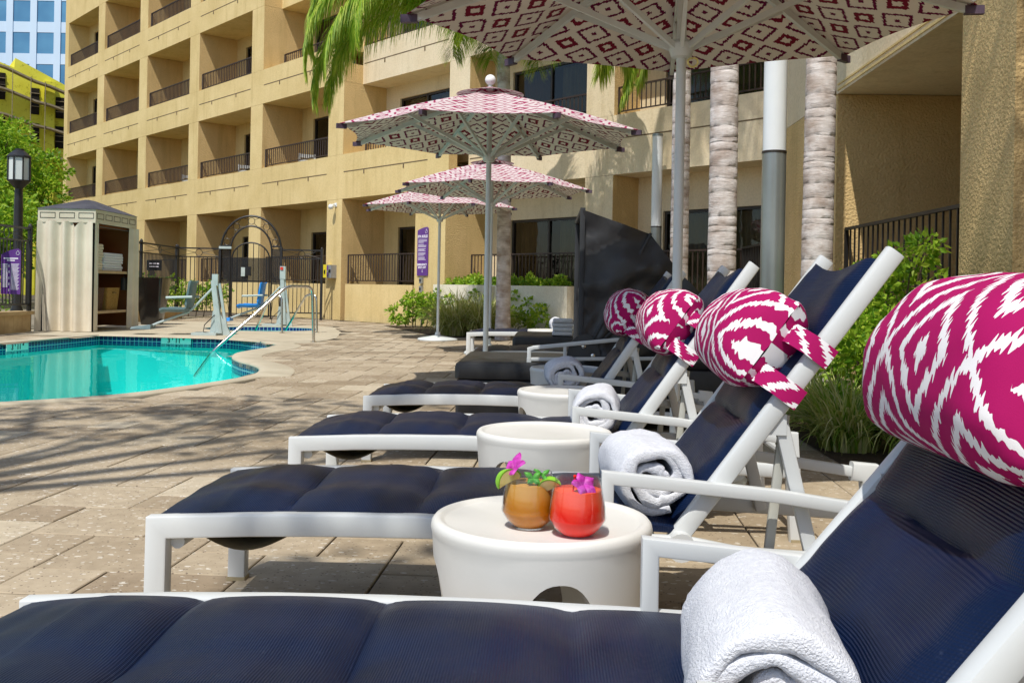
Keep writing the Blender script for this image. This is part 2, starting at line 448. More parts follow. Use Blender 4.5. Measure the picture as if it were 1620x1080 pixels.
# ------------------------------------------------------------------ mesh builder
ROOT = {}
class MB:
    def __init__(s):
        s.v = []; s.f = []; s.m = []; s.uv = None; s.att = None
    def add(s, verts, faces, mat=0, uvs=None):
        o = len(s.v)
        s.v += [Vector(p) for p in verts]
        for i, f in enumerate(faces):
            s.f.append(tuple(o + k for k in f))
            s.m.append(mat[i] if isinstance(mat, (list, tuple)) else mat)
        if uvs is not None:
            if s.uv is None:
                s.uv = {}
            for i, q in enumerate(uvs):
                s.uv[o + i] = q
        return o
    def box(s, lo, hi, M=None, mat=0, mats=None):
        x0, y0, z0 = lo; x1, y1, z1 = hi
        v = [(x0, y0, z0), (x1, y0, z0), (x1, y1, z0), (x0, y1, z0), (x0, y0, z1), (x1, y0, z1), (x1, y1, z1), (x0, y1, z1)]
        if M is not None:
            v = [M(*p) if callable(M) else M @ Vector(p) for p in v]
        f = [(0, 3, 2, 1), (4, 5, 6, 7), (0, 1, 5, 4), (1, 2, 6, 5), (2, 3, 7, 6), (3, 0, 4, 7)]   # z-, z+, y-, x+, y+, x-
        ml = [mat] * 6
        if mats:
            for k, q in mats.items():
                ml[{'z-': 0, 'z+': 1, 'y-': 2, 'x+': 3, 'y+': 4, 'x-': 5}[k]] = q
        s.add(v, f, ml)
    def rings(s, rings, cap0=True, cap1=True, mat=0, closed=True, loop=False):
        n = len(rings[0]); base = len(s.v)
        vs = [p for r in rings for p in r]
        fs = []
        nr = len(rings)
        for i in range(nr if loop else nr - 1):
            i2 = (i + 1) % nr
            for j in range(n if closed else n - 1):
                k = (j + 1) % n
                fs.append((i * n + j, i * n + k, i2 * n + k, i2 * n + j))
        if cap0: fs.append(tuple(range(n))[::-1])
        if cap1: fs.append(tuple((nr - 1) * n + j for j in range(n)))
        s.add(vs, fs, mat)
    def tube(s, path, r, n=8, mat=0, cap=True):
        path = [Vector(p) for p in path]
        rr = r if isinstance(r, (list, tuple)) else [r] * len(path)
        t0 = (path[1] - path[0]).normalized()
        a = Vector((0, 0, 1)) if abs(t0.z) < .9 else Vector((1, 0, 0))
        nrm = t0.cross(a).normalized()
        out = []
        for i, p in enumerate(path):
            t = (path[min(i + 1, len(path) - 1)] - path[max(i - 1, 0)]).normalized()
            nrm = (nrm - t * nrm.dot(t)).normalized()
            bi = t.cross(nrm)
            out.append([p + (nrm * math.cos(2 * PI * k / n) + bi * math.sin(2 * PI * k / n)) * rr[i] for k in range(n)])
        s.rings(out, cap, cap, mat)
    def sweep(s, path, prof, nrm, mat=0, cap=True, closed=False, scales=None):
        path = [Vector(p) for p in path]; nrm = Vector(nrm).normalized(); out = []
        np_ = len(path)
        for i, p in enumerate(path):
            if closed:
                a = (p - path[i - 1]).normalized(); b = (path[(i + 1) % np_] - p).normalized()
            else:
                a = (p - path[i - 1]).normalized() if i else (path[1] - p).normalized()
                b = (path[i + 1] - p).normalized() if i < np_ - 1 else a
            t = (a + b).normalized()
            sc = 1 / max(.3, t.dot(a))
            bi = t.cross(nrm).normalized()
            q = scales[i] if scales else 1
            out.append([p + nrm * x * q + bi * y * sc * q for x, y in prof])
        s.rings(out, cap and not closed, cap and not closed, mat, loop=closed)
    def lathe(s, prof, n=24, c=(0, 0, 0), mat=0, cap=True, fn=None):
        c = Vector(c); out = []
        for r, z in prof:
            out.append([c + Vector((r * math.cos(2 * PI * k / n) * (fn(k / n, z) if fn else 1), r * math.sin(2 * PI * k / n) * (fn(k / n, z) if fn else 1), z)) for k in range(n)])
        s.rings(out, cap, cap, mat)
    def sphere(s, c, r, n=16, mat=0, sc=(1, 1, 1)):
        c = Vector(c); out = []
        m_ = n // 2
        for i in range(1, m_):
            a = PI * i / m_
            out.append([c + Vector((r * sc[0] * math.sin(a) * math.cos(2 * PI * k / n), r * sc[1] * math.sin(a) * math.sin(2 * PI * k / n), -r * sc[2] * math.cos(a))) for k in range(n)])
        s.rings(out, True, True, mat)
    def grid(s, fn, nu, nv, mat=0, uvf=None, flip=False):
        vs = []; uvs = [] if uvf else None
        for i in range(nu + 1):
            for j in range(nv + 1):
                vs.append(fn(i / nu, j / nv))
                if uvf: uvs.append(uvf(i / nu, j / nv))
        fs = []
        for i in range(nu):
            for j in range(nv):
                a = i * (nv + 1) + j
                q = (a, a + nv + 1, a + nv + 2, a + 1)
                fs.append(q[::-1] if flip else q)
        s.add(vs, fs, mat, uvs)
    def poly(s, loops, z, mat=0, flip=False):
        loops3 = [[Vector((p[0], p[1], 0)) for p in lp] for lp in loops]
        tri = tessellate_polygon(loops3)
        flat = [p for lp in loops3 for p in lp]
        vs = [Vector((p.x, p.y, z)) for p in flat]
        fs = []
        for t in tri:
            a, b, c = (vs[k] for k in t)
            nz_ = (b - a).cross(c - a).z
            if (nz_ < 0) != flip: t = (t[0], t[2], t[1])
            fs.append(tuple(t))
        s.add(vs, fs, mat)
    def prism(s, pts, z0, z1, M=None, mat=0):
        n = len(pts)
        a = sum(pts[i][0] * pts[(i + 1) % n][1] - pts[(i + 1) % n][0] * pts[i][1] for i in range(n))
        if a < 0: pts = pts[::-1]
        v = [Vector((p[0], p[1], z0)) for p in pts] + [Vector((p[0], p[1], z1)) for p in pts]
        if M is not None: v = [M @ q for q in v]
        f = [tuple(range(n))[::-1], tuple(range(n, 2 * n))] + [(i, (i + 1) % n, (i + 1) % n + n, i + n) for i in range(n)]
        s.add(v, f, mat)
    def build(s, name, mats, parent=None, world=False, angle=35, flat=False, kind=None, label=None):
        me = bpy.data.meshes.new(name)
        vs = s.v
        root = parent
        while root is not None and root.parent is not None: root = root.parent
        if world and root is not None:
            Mi = ROOT[root.name].inverted()
            vs = [Mi @ p for p in vs]
        me.from_pydata([tuple(p) for p in vs], [], s.f)
        for mt in ([mats] if isinstance(mats, str) else mats):
            me.materials.append(MATS[mt])
        me.polygons.foreach_set('material_index', s.m)
        if s.uv is not None:
            ul = me.uv_layers.new(name='UVMap')
            for lp in me.loops:
                ul.data[lp.index].uv = s.uv.get(lp.vertex_index, (0, 0))
        if s.att is not None:
            at__ = me.attributes.new('tint', 'FLOAT', 'FACE')
            at__.data.foreach_set('value', s.att)
        me.update()
        if not flat:
            me.polygons.foreach_set('use_smooth', [True] * len(me.polygons))
            me.set_sharp_from_angle(angle=R(angle))
        o = bpy.data.objects.new(name, me)
        C.objects.link(o)
        if parent is not None: o.parent = parent
        if kind: o['kind'] = kind
        if label: o['label'] = label
        return o

def thing(name, label, cat, loc=(0, 0, 0), rz=0, group=None):
    o = bpy.data.objects.new(name, None)
    C.objects.link(o)
    o.empty_display_size = .1
    o.location = loc; o.rotation_euler = (0, 0, rz)
    o['label'] = label; o['category'] = cat
    if group: o['group'] = group
    ROOT[o.name] = Matrix.Translation(loc) @ Matrix.Rotation(rz, 4, 'Z')
    return o
def tag(o, label, cat, group=None):
    o['label'] = label; o['category'] = cat
    if group: o['group'] = group
    return o
KIDS = {}
def copy_tree(o, parent=None):
    c = o.copy(); C.objects.link(c)
    if parent is not None: c.parent = parent
    for ch in list(o.children):
        copy_tree(ch, c)
    return c
def place(o, loc, rz, label, group=None):
    o.location = loc; o.rotation_euler = (0, 0, rz); o['label'] = label
    if group: o['group'] = group
    ROOT[o.name] = Matrix.Translation(loc) @ Matrix.Rotation(rz, 4, 'Z')
    return o
def rrect(w, h, r, k=2):
    pts = []
    for cx, cy, a0 in ((w / 2 - r, h / 2 - r, 0), (-w / 2 + r, h / 2 - r, 90), (-w / 2 + r, -h / 2 + r, 180), (w / 2 - r, -h / 2 + r, 270)):
        for i in range(k + 1):
            a = R(a0 + 90 * i / k)
            pts.append((cx + r * math.cos(a), cy + r * math.sin(a)))
    return pts
def text_mesh(body, size, M, name, mat, parent, bold=0.0, align='CENTER', world=True, extrude=.002):
    cu = bpy.data.curves.new(name, 'FONT')
    cu.body = body; cu.size = size; cu.align_x = align; cu.align_y = 'CENTER'; cu.offset = bold; cu.extrude = extrude
    cu.resolution_u = 3
    to = bpy.data.objects.new(name, cu); C.objects.link(to)
    bpy.context.view_layer.update()
    me = bpy.data.meshes.new_from_object(to.evaluated_get(bpy.context.evaluated_depsgraph_get()))
    bpy.data.objects.remove(to)
    root = parent
    while root is not None and root.parent is not None: root = root.parent
    MM = ROOT[root.name].inverted() @ M if (world and root is not None) else M
    me.transform(MM)
    me.materials.clear(); me.materials.append(MATS[mat])
    me.name = name
    o = bpy.data.objects.new(name, me); C.objects.link(o)
    if parent is not None: o.parent = parent
    return o
def wall_frame(p, right, up=(0, 0, 1)):
    """matrix whose x axis is `right`, y axis is up, z axis the outward normal, origin p"""
    r = Vector(right).normalized(); u = Vector(up).normalized(); n = r.cross(u)
    return Matrix(((r.x, u.x, n.x, p[0]), (r.y, u.y, n.y, p[1]), (r.z, u.z, n.z, p[2]), (0, 0, 0, 1)))

# ================================================================== SETTING
def smooth_loop(pts, k=4):
    n = len(pts); out = []
    for i in range(n):
        p0, p1, p2, p3 = (Vector((*pts[(i + d) % n][:2], 0)) for d in (-1, 0, 1, 2))
        if len(pts[i]) > 2 and pts[i][2]:      # straight span
            out.append((p1.x, p1.y)); continue
        for j in range(k):
            t = j / k
            q = .5 * ((2 * p1) + (p2 - p0) * t + (2 * p0 - 5 * p1 + 4 * p2 - p3) * t * t + (3 * p1 - p0 - 3 * p2 + p3) * t ** 3)
            out.append((q.x, q.y))
    return out
pool_px = [(343, 535.6), (400, 540.5), (432, 545), (436, 548), (420, 552), (395, 556), (372, 561), (367, 567), (378, 573), (400, 579), (410, 585), (405, 592), (387, 599), (300, 613), (200, 626), (100, 634), (0, 640)]
pool = [G(*p) for p in pool_px] + [(-4.6, 6.35), (-6.2, 5.9), (-7.7, 5.8, 1), (-7.45, 9.0, 1), (-7.1, 13.7, 1), (-6.85, 16.45, 1)]
pool = smooth_loop(pool, 4)
def area(l): return sum(l[i][0] * l[(i + 1) % len(l)][1] - l[(i + 1) % len(l)][0] * l[i][1] for i in range(len(l))) / 2
if area(pool) < 0: pool = pool[::-1]
def offset(loop, d):
    out = []; n = len(loop)
    for i in range(n):
        a = Vector(loop[i - 1]); b = Vector(loop[i]); c = Vector(loop[(i + 1) % n])
        t = ((b - a).normalized() + (c - b).normalized())
        t = t.normalized() if t.length > 1e-6 else (c - b).normalized()
        nn = Vector((t.y, -t.x))
        out.append(tuple(b + nn * d))
    return out
def inside(p, loop):
    x, y = p; r = False; n = len(loop)
    for i in range(n):
        x1, y1 = loop[i]; x2, y2 = loop[(i + 1) % n]
        if (y1 > y) != (y2 > y) and x < (x2 - x1) * (y - y1) / (y2 - y1) + x1: r = not r
    return r
SPA = (-5.05, 20.0)
spa = [(SPA[0] + 1.12 * math.cos(2 * PI * k / 48), SPA[1] + 1.0 * math.sin(2 * PI * k / 48)) for k in range(48)]
cop_out = offset(pool, .36)

# ground out to the horizon, with the pool and the spa cut out
g = MB()
g.poly([[(-400, -300), (400, -300), (400, 600), (-400, 600)], offset(pool, .02)[::-1], offset(spa, .02)[::-1]], -.012)
g.build('ground', 'mortar', kind='structure')
# far planting ground beyond the fence
g = MB(); g.poly([[(-60, 10), (-8.75, 10), (-9.1, 27), (-20, 43), (-60, 60)]], -.004)
g.build('lawn', 'ground_far', kind='structure')

# pavers: two squares in a hopscotch pattern, each with its own tint and real joints
TA = R(-3.9); A_, B_ = .42, .25
ca, sa = math.cos(TA), math.sin(TA)
pv = MB(); att = []
rnd = random.Random(11)
def in_deck(x, y):
    if x < -8.6 or y > 27.5 or y < -3: return False
    if inside((x, y), pool): return False
    # concrete apron around the spa and along the far side of the pool
    if inside((x, y), apron): return False
    return True
apron = [(-8.7, 16.2), (-6.6, 16.3), (-4.8, 16.0), (-3.55, 15.1), (-3.1, 15.5), (-3.0, 17.0), (-3.3, 19.2), (-3.9, 21.6), (-5.5, 23.0), (-8.7, 23.2)]
for i in range(-75, 75):
    for j in range(-75, 75):
        ox = i * A_ + j * B_; oy = i * B_ - j * A_
        for (qx, qy, s_) in ((0, 0, A_), (A_, 0, B_)):
            lx, ly = ox + qx, oy + qy
            cx_, cy_ = lx + s_ / 2, ly + s_ / 2
            wx, wy = -1.49 + cx_ * ca - cy_ * sa, 3.10 + cx_ * sa + cy_ * ca
            if wx > 9 or wx < -9 or wy < -3 or wy > 28: continue
            if -wx * .753 - wy * .658 < -13.5 and wx > -6: continue
            if not in_deck(wx, wy): continue
            ins = .0035
            zz = rnd.uniform(-.0015, .0015)
            def W(a, b, z): return Vector((-1.49 + a * ca - b * sa, 3.10 + a * sa + b * ca, z))
            b0 = [(lx + ins, ly + ins), (lx + s_ - ins, ly + ins), (lx + s_ - ins, ly + s_ - ins), (lx + ins, ly + s_ - ins)]
            e = .003
            b1 = [(lx + ins + e, ly + ins + e), (lx + s_ - ins - e, ly + ins + e), (lx + s_ - ins - e, ly + s_ - ins - e), (lx + ins + e, ly + s_ - ins - e)]
            vs = [W(*p, -.011) for p in b0] + [W(*p, zz - .003) for p in b0] + [W(*p, zz) for p in b1]
            near = wy < 12
            if near:
                fs = [(8, 9, 10, 11)] + [(k, (k + 1) % 4, (k + 1) % 4 + 4, k + 4) for k in range(4)] + [(k + 4, (k + 1) % 4 + 4, (k + 1) % 4 + 8, k + 8) for k in range(4)]
            else:
                fs = [(8, 9, 10, 11)]
            pv.add(vs, fs)
            tnt = min(1, max(0, rnd.gauss(.5, .27)))
            att += [tnt] * len(fs)
pv.att = att
pv.build('pool_deck', 'paver', kind='structure', flat=True)

# concrete apron + coping band round the pool
ap = MB()
ap.poly([apron, offset(spa, .0)[::-1]], .002)
ap.build('concrete_apron', 'coping_concrete', kind='structure', flat=True)
cp = MB()
n = len(pool)
prof = [(.0, -.05), (.0, .010), (.012, .022), (.10, .024), (.34, .012), (.36, .004), (.36, -.03)]
rings = []
for i in range(n):
    a = Vector(pool[i - 1]); b_ = Vector(pool[i]); c = Vector(pool[(i + 1) % n])
    t = ((b_ - a).normalized() + (c - b_).normalized()).normalized(); nn = Vector((t.y, -t.x))
    near_side = b_.y < 9.6 and b_.x < -2.3
    k = .30 if near_side else 1.0
    rings.append([Vector((b_.x + nn.x * d * k, b_.y + nn.y * d * k, z)) for d, z in prof])
cp.rings(rings, False, False, closed=False, loop=True)
cp.build('pool_coping', 'coping_concrete', kind='structure', angle=50)
# pool shell
sh = MB(); acc = 0; us = [0]
for i in range(n):
    acc += (Vector(pool[(i + 1) % n]) - Vector(pool[i])).length; us.append(acc)
for (z0, z1, mt, inset) in ((-.16, .0, 1, 0), (-1.15, -.16, 0, 0)):
    for i in range(n):
        p, q = pool[i], pool[(i + 1) % n]
        sh.add([Vector((p[0], p[1], z0)), Vector((q[0], q[1], z0)), Vector((q[0], q[1], z1)), Vector((p[0], p[1], z1))], [(3, 2, 1, 0)], mt,
               [(us[i], z0), (us[i + 1], z0), (us[i + 1], z1), (us[i], z1)])
sh.poly([pool], -1.15, 0)
for k in range(48):
    p, q = spa[k], spa[(k + 1) % 48]
    for (z0, z1, mt) in ((-.16, .0, 1), (-.9, -.16, 0)):
        sh.add([Vector((p[0], p[1], z0)), Vector((q[0], q[1], z0)), Vector((q[0], q[1], z1)), Vector((p[0], p[1], z1))], [(3, 2, 1, 0)], mt,
               [(k * .14, z0), (k * .14 + .14, z0), (k * .14 + .14, z1), (k * .14, z1)])
sh.poly([spa], -.9, 0)
sh.build('pool_shell', ['plaster_teal', 'pool_tile'], kind='structure', flat=True)
wt = MB(); wt.poly([pool], -.10); wt.build('pool_water', 'water', kind='structure', flat=True)
wt = MB(); wt.poly([spa], -.09); wt.build('spa_water', 'water', kind='structure', flat=True)
# depth marker tiles set in the far pool wall
def marker(px, py, dirv, label):
    x, y = G(px, py)
    t = thing('depth_marker', label, 'depth marker', (x, y, -.05), 0, None)
    Mx = wall_frame((x, y, -.052), dirv)
    mb = MB(); mb.box((-.26, -.05, .002), (.26, .045, .010), Mx); mb.build('tile', 'marker_tile', t, True)
    Mt = Mx @ Matrix.Translation((0, 0, .012))
    text_mesh('3 \' 11 "', .105, Mt, 'lettering', 'ink_black', t, .002)
marker(279, 534.2, (1, -.16, 0), 'pale tile marked with the pool depth below the reclining grey lift seat')
marker(27, 543, (.1, 1, 0), 'pale tile marked with the pool depth on the wall left of the curtained hut')

# ================================================================== HOTEL
OB = Vector((-4.46, 25.76, 0)); DS = Vector((-.658, .753, 0)).normalized(); DD = Vector((.753, .658, 0)).normalized()
def B(s, d, z): return OB + DS * s + DD * d + Vector((0, 0, z))
hotel = thing('hotel_building', 'tan stucco hotel wing with deep balconies stepping back behind the pool', 'building', tuple(B(8, 0, 0)))
P = 4.53; CW = .76
ZF = [0, 4.32, 7.22, 10.12, 13.02]; ZT = [3.16, 6.22, 9.12, 12.02, 14.92]
def Dp(k, l):
    if l == 0: return 0 if k >= -1 else .57
    if l == 1: return 0 if k >= 0 else .57
    return 0 if k >= 1 else .57
wl = MB()     # mats: 0 smooth, 1 rough, 2 dark, 3 pale
BACK = 1.32
def set_back(k):
    global BACK
    BACK = .86 if k == 4 else 1.32
for k in range(-3, 5):
    set_back(k)
    s0, s1 = P * k, P * (k + 1)
    for l in range(5):
        D = Dp(k, l); zb = (ZF[l] - .46) if l else 0; zt = ZT[l]
        sm = 3 if k <= -2 or (k == -1 and l > 0) else 0
        # column (partition) on the near side of the bay
        cs1 = s0 + CW; cs0 = s0
        if k == -1 and l == 0: cs0, cs1 = -4.45, -3.28
        if l == 0 and k == -2: cs1 = s0 + CW
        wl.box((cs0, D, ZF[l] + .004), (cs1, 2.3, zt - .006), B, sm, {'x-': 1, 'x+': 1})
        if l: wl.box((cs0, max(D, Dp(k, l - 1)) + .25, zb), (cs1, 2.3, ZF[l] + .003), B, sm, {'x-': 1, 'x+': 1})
        # band above the opening
        zband = ZF[l + 1] if l < 4 else 15.9
        wl.box((s0, D, zt), (s1, D + .24, zband), B, sm, {'x-': 1})
        wl.box((s0, D + .24, zt), (s1, 5.2, zt + .5), B, sm, {'x-': 1})
        # ledge when the floor above steps back
        if l < 4 and Dp(k, l + 1) > D:
            wl.box((s0, D + .24, zband - .15), (s1, D + .9, zband - .002), B, sm)
        if l < 4:   # parapet return on the side of the band
            pass
        # back wall around the door
        ds1 = s1 - .65; ds0 = ds1 - (2.3 if k > -2 else 2.45)
        zd = 2.47 if l == 0 else zt - .36
        wl.box((s0 + .01, BACK, zb), (ds0, BACK + .18, zt), B, sm)
        wl.box((ds1, BACK, zb), (s1, BACK + .18, zt), B, sm)
        wl.box((ds0, BACK, zd), (ds1, BACK + .18, zt), B, sm)
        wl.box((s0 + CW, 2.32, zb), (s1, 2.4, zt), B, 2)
        if l: wl.box((s0 + CW, D + .24, zb - .06), (s1, 2.3, zb), B, sm)
# far end column, mass, roof
wl.box((5 * P, 0, 0), (5 * P + .45, 15, 15.9), B, 0)
wl.box((-3 * P, 5.2, 0), (5 * P, 15, 15.9), B, 0)
wl.box((-3 * P, 2.42, 15.4), (5 * P, 5.2, 15.9), B, 0)
wl.box((-3 * P - .5, .57, 0), (-3 * P, 15, 15.9), B, 3)
wl.build('wall', ['stucco', 'stucco_rough', 'interior_dark', 'stucco_pale'], hotel, True)

def railing(parent, P0, P1, z0, z1, mat, step=.115, name='railing', r=.011, post=.02):
    P0 = Vector(P0); P1 = Vector(P1); dv = (P1 - P0); Ln = dv.length; dv.normalize(); nrm = Vector((dv.y, -dv.x, 0))
    mb = MB()
    def bar(a, b, w_, h):
        mb.sweep([a, b], [(-w_, -h), (w_, -h), (w_, h), (-w_, h)], nrm)
    up = Vector((0, 0, 1))
    bar(P0 + up * z1, P1 + up * z1, .022, .016)
    bar(P0 + up * (z0 + .08), P1 + up * (z0 + .08), .014, .012)
    k = max(2, int(Ln / step))
    for i in range(k + 1):
        q = P0 + dv * (Ln * i / k)
        rr = post if i in (0, k) else r
        mb.box((q.x - rr, q.y - rr, z0 if i in (0, k) else z0 + .08), (q.x + rr, q.y + rr, z1))
    return mb.build(name, mat, parent, True)
# railings, doors and painted ledge shadow lines with drip marks of every balcony
def door(k, l, zb, zd, s0, s1):
    fr = MB(); w2 = .055
    sm_ = (s0 + s1) / 2
    for a, b_ in ((s0, s0 + w2), (s1 - w2, s1), (sm_ - w2 / 2, sm_ + w2 / 2)):
        fr.box((a, BACK + .05, zb), (b_, BACK + .13, zd), B)
    fr.box((s0 + w2, BACK + .05, zd - w2), (s1 - w2, BACK + .13, zd), B)
    fr.box((s0 + w2, BACK + .05, zb), (s1 - w2, BACK + .13, zb + w2), B)
    f = fr.build('sliding_door', 'frame_bronze', hotel, True)
    gl = MB()
    for a, b_ in ((s0 + w2, sm_ - w2 / 2), (sm_ + w2 / 2, s1 - w2)):
        gl.box((a, BACK + .085, zb + w2), (b_, BACK + .095, zd - w2), B)
    gl.build('pane', 'window_glass', f, True)
    rr = random.Random(k * 13 + l)
    # hanging drapes, pleated
    segs = [(s0 + .1, s0 + .1 + rr.uniform(.5, 1.0), 0)] + ([(s1 - rr.uniform(.5, .9), s1 - .08, 1)] if rr.random() < .8 else [])
    if k <= -2: segs = [(s0 + .1, s0 + 1.1, 0), (s1 - .95, s1 - .08, 0 if k == -3 else 1)]
    for a, b_, mt in segs:
        cu = MB()
        def fn(u, v, a=a, b_=b_):
            s_ = a + (b_ - a) * u
            return B(s_, BACK + .26 + .035 * math.sin(u * (b_ - a) * 52) + .01 * math.sin(u * 31 + v * 3), zb + .02 + (zd - .08 - zb) * v)
        cu.grid(fn, int((b_ - a) * 60), 3)
        cu.build('drape', 'drape_brown' if mt else 'drape', f, True, angle=60)
for k in range(-3, 5):
    set_back(k)
    s0, s1 = P * k + CW, P * (k + 1)
    for l in range(4 if k > -1 else 3):
        D = Dp(k, l); zb = (ZF[l] - .44) if l else 0.35
        zd = 2.47 if l == 0 else ZT[l] - .36
        ds1 = s1 - .65; ds0 = ds1 - (2.3 if k > -2 else 2.45)
        door(k, l, zb, zd, ds0, ds1)
        if l:
            railing(hotel, B(s0 + .01, D + .12, 0), B(s1 - .01, D + .12, 0), ZF[l], ZF[l] + .55, 'iron_brown', name='balcony_railing')
        if l < 3:
            gz = ZF[l + 1] - .46; Dg = Dp(k, l)
            gm = MB()
            gm.box((s0 + .05, Dg - .004, gz - .012), (s1 - .05, Dg + .01, gz + .012), B)  # brown strip paints the shadow line under the band ledge
            for q in (.27, .73):
                sq = s0 + (s1 - s0) * q
                gm.box((sq - .02, Dg - .012, gz - .11), (sq + .02, Dg + .01, gz - .013), B)
            gm.build('ledge_shade_drips', 'shade_drip_brown', hotel, True)
# ground floor patio walls with railings
pw = MB()
for k in range(-1, 5):
    s0 = -3.28 if k == -1 else P * k + CW
    s1 = P * (k + 1)
    pw.box((s0 + .16, .06, 0), (s1 - .12, .26, .95), B, 0)
    railing(hotel, B(s0 + .1, .16, 0), B(s1 - .1, .16, 0), .96, 1.70, 'iron_brown', name='patio_railing')
pw.build('patio_wall', 'stucco', hotel, True)
for k in (-2, -3):
    s0 = P * k + CW; s1 = P * (k + 1)
    railing(hotel, B(s0 + .02, .70, 0), B(s1 - .02, .70, 0), .05, 1.66, 'iron_brown', name='patio_railing')
# security camera
cm = MB(); c0 = B(.30, 0, 3.02)
cm.box((-.05, -.05, 0), (.05, .05, .02), wall_frame(c0, -DS))
cm.tube([c0, c0 - DD * .10, c0 - DD * .14 - Vector((0, 0, .03))], .02, 8)
cm.sphere(c0 - DD * .15 - Vector((0, 0, .06)), .075, 12)
tag(cm.build('security_camera', 'column_white'), 'small white dome camera on the stucco pillar above the yellow call box', 'security camera')

# ------------------------------------------------ right wing, running towards the camera
XW = 3.22
OD = Vector((XW, 0, 0)); ED = Vector((.0364, 1, 0)).normalized(); ND = Vector((1, -.0364, 0)).normalized()
def Dw(s, d, z): return OD + ED * s + ND * d + Vector((0, 0, z))
wing = thing('hotel_wing', 'rough stucco hotel wing with deep ground floor recess close on the right', 'building', tuple(Dw(9, 1, 0)))
ww = MB()
cols = [(-1.6, -.7), (2.2, 3.1), (6.88, 7.78), (11.15, 13.75)]
for a, b_ in cols:
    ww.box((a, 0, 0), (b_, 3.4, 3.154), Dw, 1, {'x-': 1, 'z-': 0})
ww.box((-1.6, 0, 3.16), (13.75, .26, 4.34), Dw, 0)
ww.box((-1.6, .26, 3.16), (13.75, 6, 3.7), Dw, 0)
ww.box((-1.6, 3.4, 0), (13.75, 3.6, 3.155), Dw, 1)
for a, b_ in cols:
    ww.box((a, 0, 4.346), (b_, 3.4, 6.2), Dw, 1)
ww.box((-1.6, 0, 6.206), (13.75, .26, 7.3), Dw, 0)
ww.box((-1.6, .26, 6.206), (13.75, 6, 6.7), Dw, 0)
ww.box((-1.6, 3.4, 3.7), (13.75, 3.6, 12), Dw, 1)
ww.box((-1.6, .6, 7.3), (13.75, 3.4, 12), Dw, 1)
ww.build('wall', ['stucco_pale', 'stucco_rough'], wing, True)
tr_ = MB()
tr_.box((7.8, -.012, 3.19), (11.13, -.001, 3.215), Dw)
tr_.box((7.8, -.012, 3.25), (11.13, -.001, 3.27), Dw)
tr_.build('reveal_bead', 'stucco', wing, True)
for a, b_ in ((3.12, 6.86), (7.8, 11.13)):
    railing(wing, Dw(a, .12, 0), Dw(b_, .12, 0), .7, 1.64, 'iron_black', name='railing', step=.15, r=.008)
lw = MB(); lw.box((3.1, .02, 0), (6.88, .22, .68), Dw); lw.box((7.78, .02, 0), (11.15, .22, .68), Dw)
lw.build('low_wall', 'stucco_rough', wing, True)
t = thing('iron_railing', 'short run of dark iron railing between the steel column and the thick palm trunk', 'railing', tuple(Dw(13.9, 0, 0)))
railing(t, Dw(13.8, -.02, 0), Dw(16.3, -.02, 0), .1, 1.64, 'iron_black', name='panel', step=.12)

# ------------------------------------------------ planter wall in front of the left patio
t = thing('planter_wall', 'low cream stucco planter wall below the patio railing with vines on top', 'planter', tuple(B(-6.3, -.1, 0)))
mb = MB(); mb.box((-8.78, -.35, 0), (-4.5, -.17, .97), B); mb.box((-8.78, -.17, 0), (-8.58, .5, .97), B)
mb.box((-6.62, -.42, 0), (-6.36, -.352, .95), B)
mb.build('wall', 'stucco_light', t, True)
mb = MB(); mb.box((-8.57, -.16, 0), (-4.5, .5, .86), B); mb.build('soil', 'soil', t, True)

# ------------------------------------------------ far background
t = thing('office_tower', 'pale blue office tower with square tinted windows at the far left', 'building', (-60, 150, 0))
mb = MB(); mb.box((-100, 150.3, -2), (-40, 180, 80), None, 0); 
wn = MB()
bw = 3.62; bh = 4.8
x0 = -98.5
for i in range(17):
    xa = x0 + i * bw
    if xa + bw > -58: break
    mb.box((xa - .5, 149.8, 0), (xa + .5, 150.29, 80))
for j in range(17):
    mb.box((-100, 149.95, j * bh + .0), (-58, 150.28, j * bh + 1.6))
mb.build('wall', 'tower_white', t, True)
cnt = 0
for i in range(17):
    xa = x0 + i * bw
    if xa + bw > -58: break
    for j in range(4, 13):
        if xa > -84 or cnt > 300:
            q = MB(); q.box((xa + .52, 150.0, j * bh + 1.62), (xa + bw - .52, 150.25, (j + 1) * bh - .02)); q.build('window', 'tower_glass', t, True, flat=True)
t = thing('unfinished_building', 'yellow sheathed building under construction with scaffold rails beyond the trees', 'building', (-36, 60, 0))
mb = MB()
def Y_(s, d, z): return Vector((-33.5, 58, 0)) + Vector((.83, .55, 0)) * s + Vector((-.55, .83, 0)) * d + Vector((0, 0, z))
def ytop(s): return 13.0 - .28 * s
TOPS = [(12, 11.1), (6.7, 13.0), (3.75, 14.35), (3.7, 13.75), (-12, 18.5)]
fr_ = [Y_(-12, 0, -1), Y_(12, 0, -1)] + [Y_(a_, 0, z_) for a_, z_ in TOPS]
bk_ = [Y_(-12, 14, -1), Y_(12, 14, -1)] + [Y_(a_, 14, z_) for a_, z_ in TOPS]
mb.add(fr_ + bk_, [tuple(range(7)), tuple(range(13, 6, -1))] + [(i, i + 7, (i + 1) % 7 + 7, (i + 1) % 7) for i in range(7)])
mb.box((5.35, -.35, -1), (5.95, -.01, 13.1), Y_)
mb.build('wall', 'yellow_sheathing', t, True, flat=True)
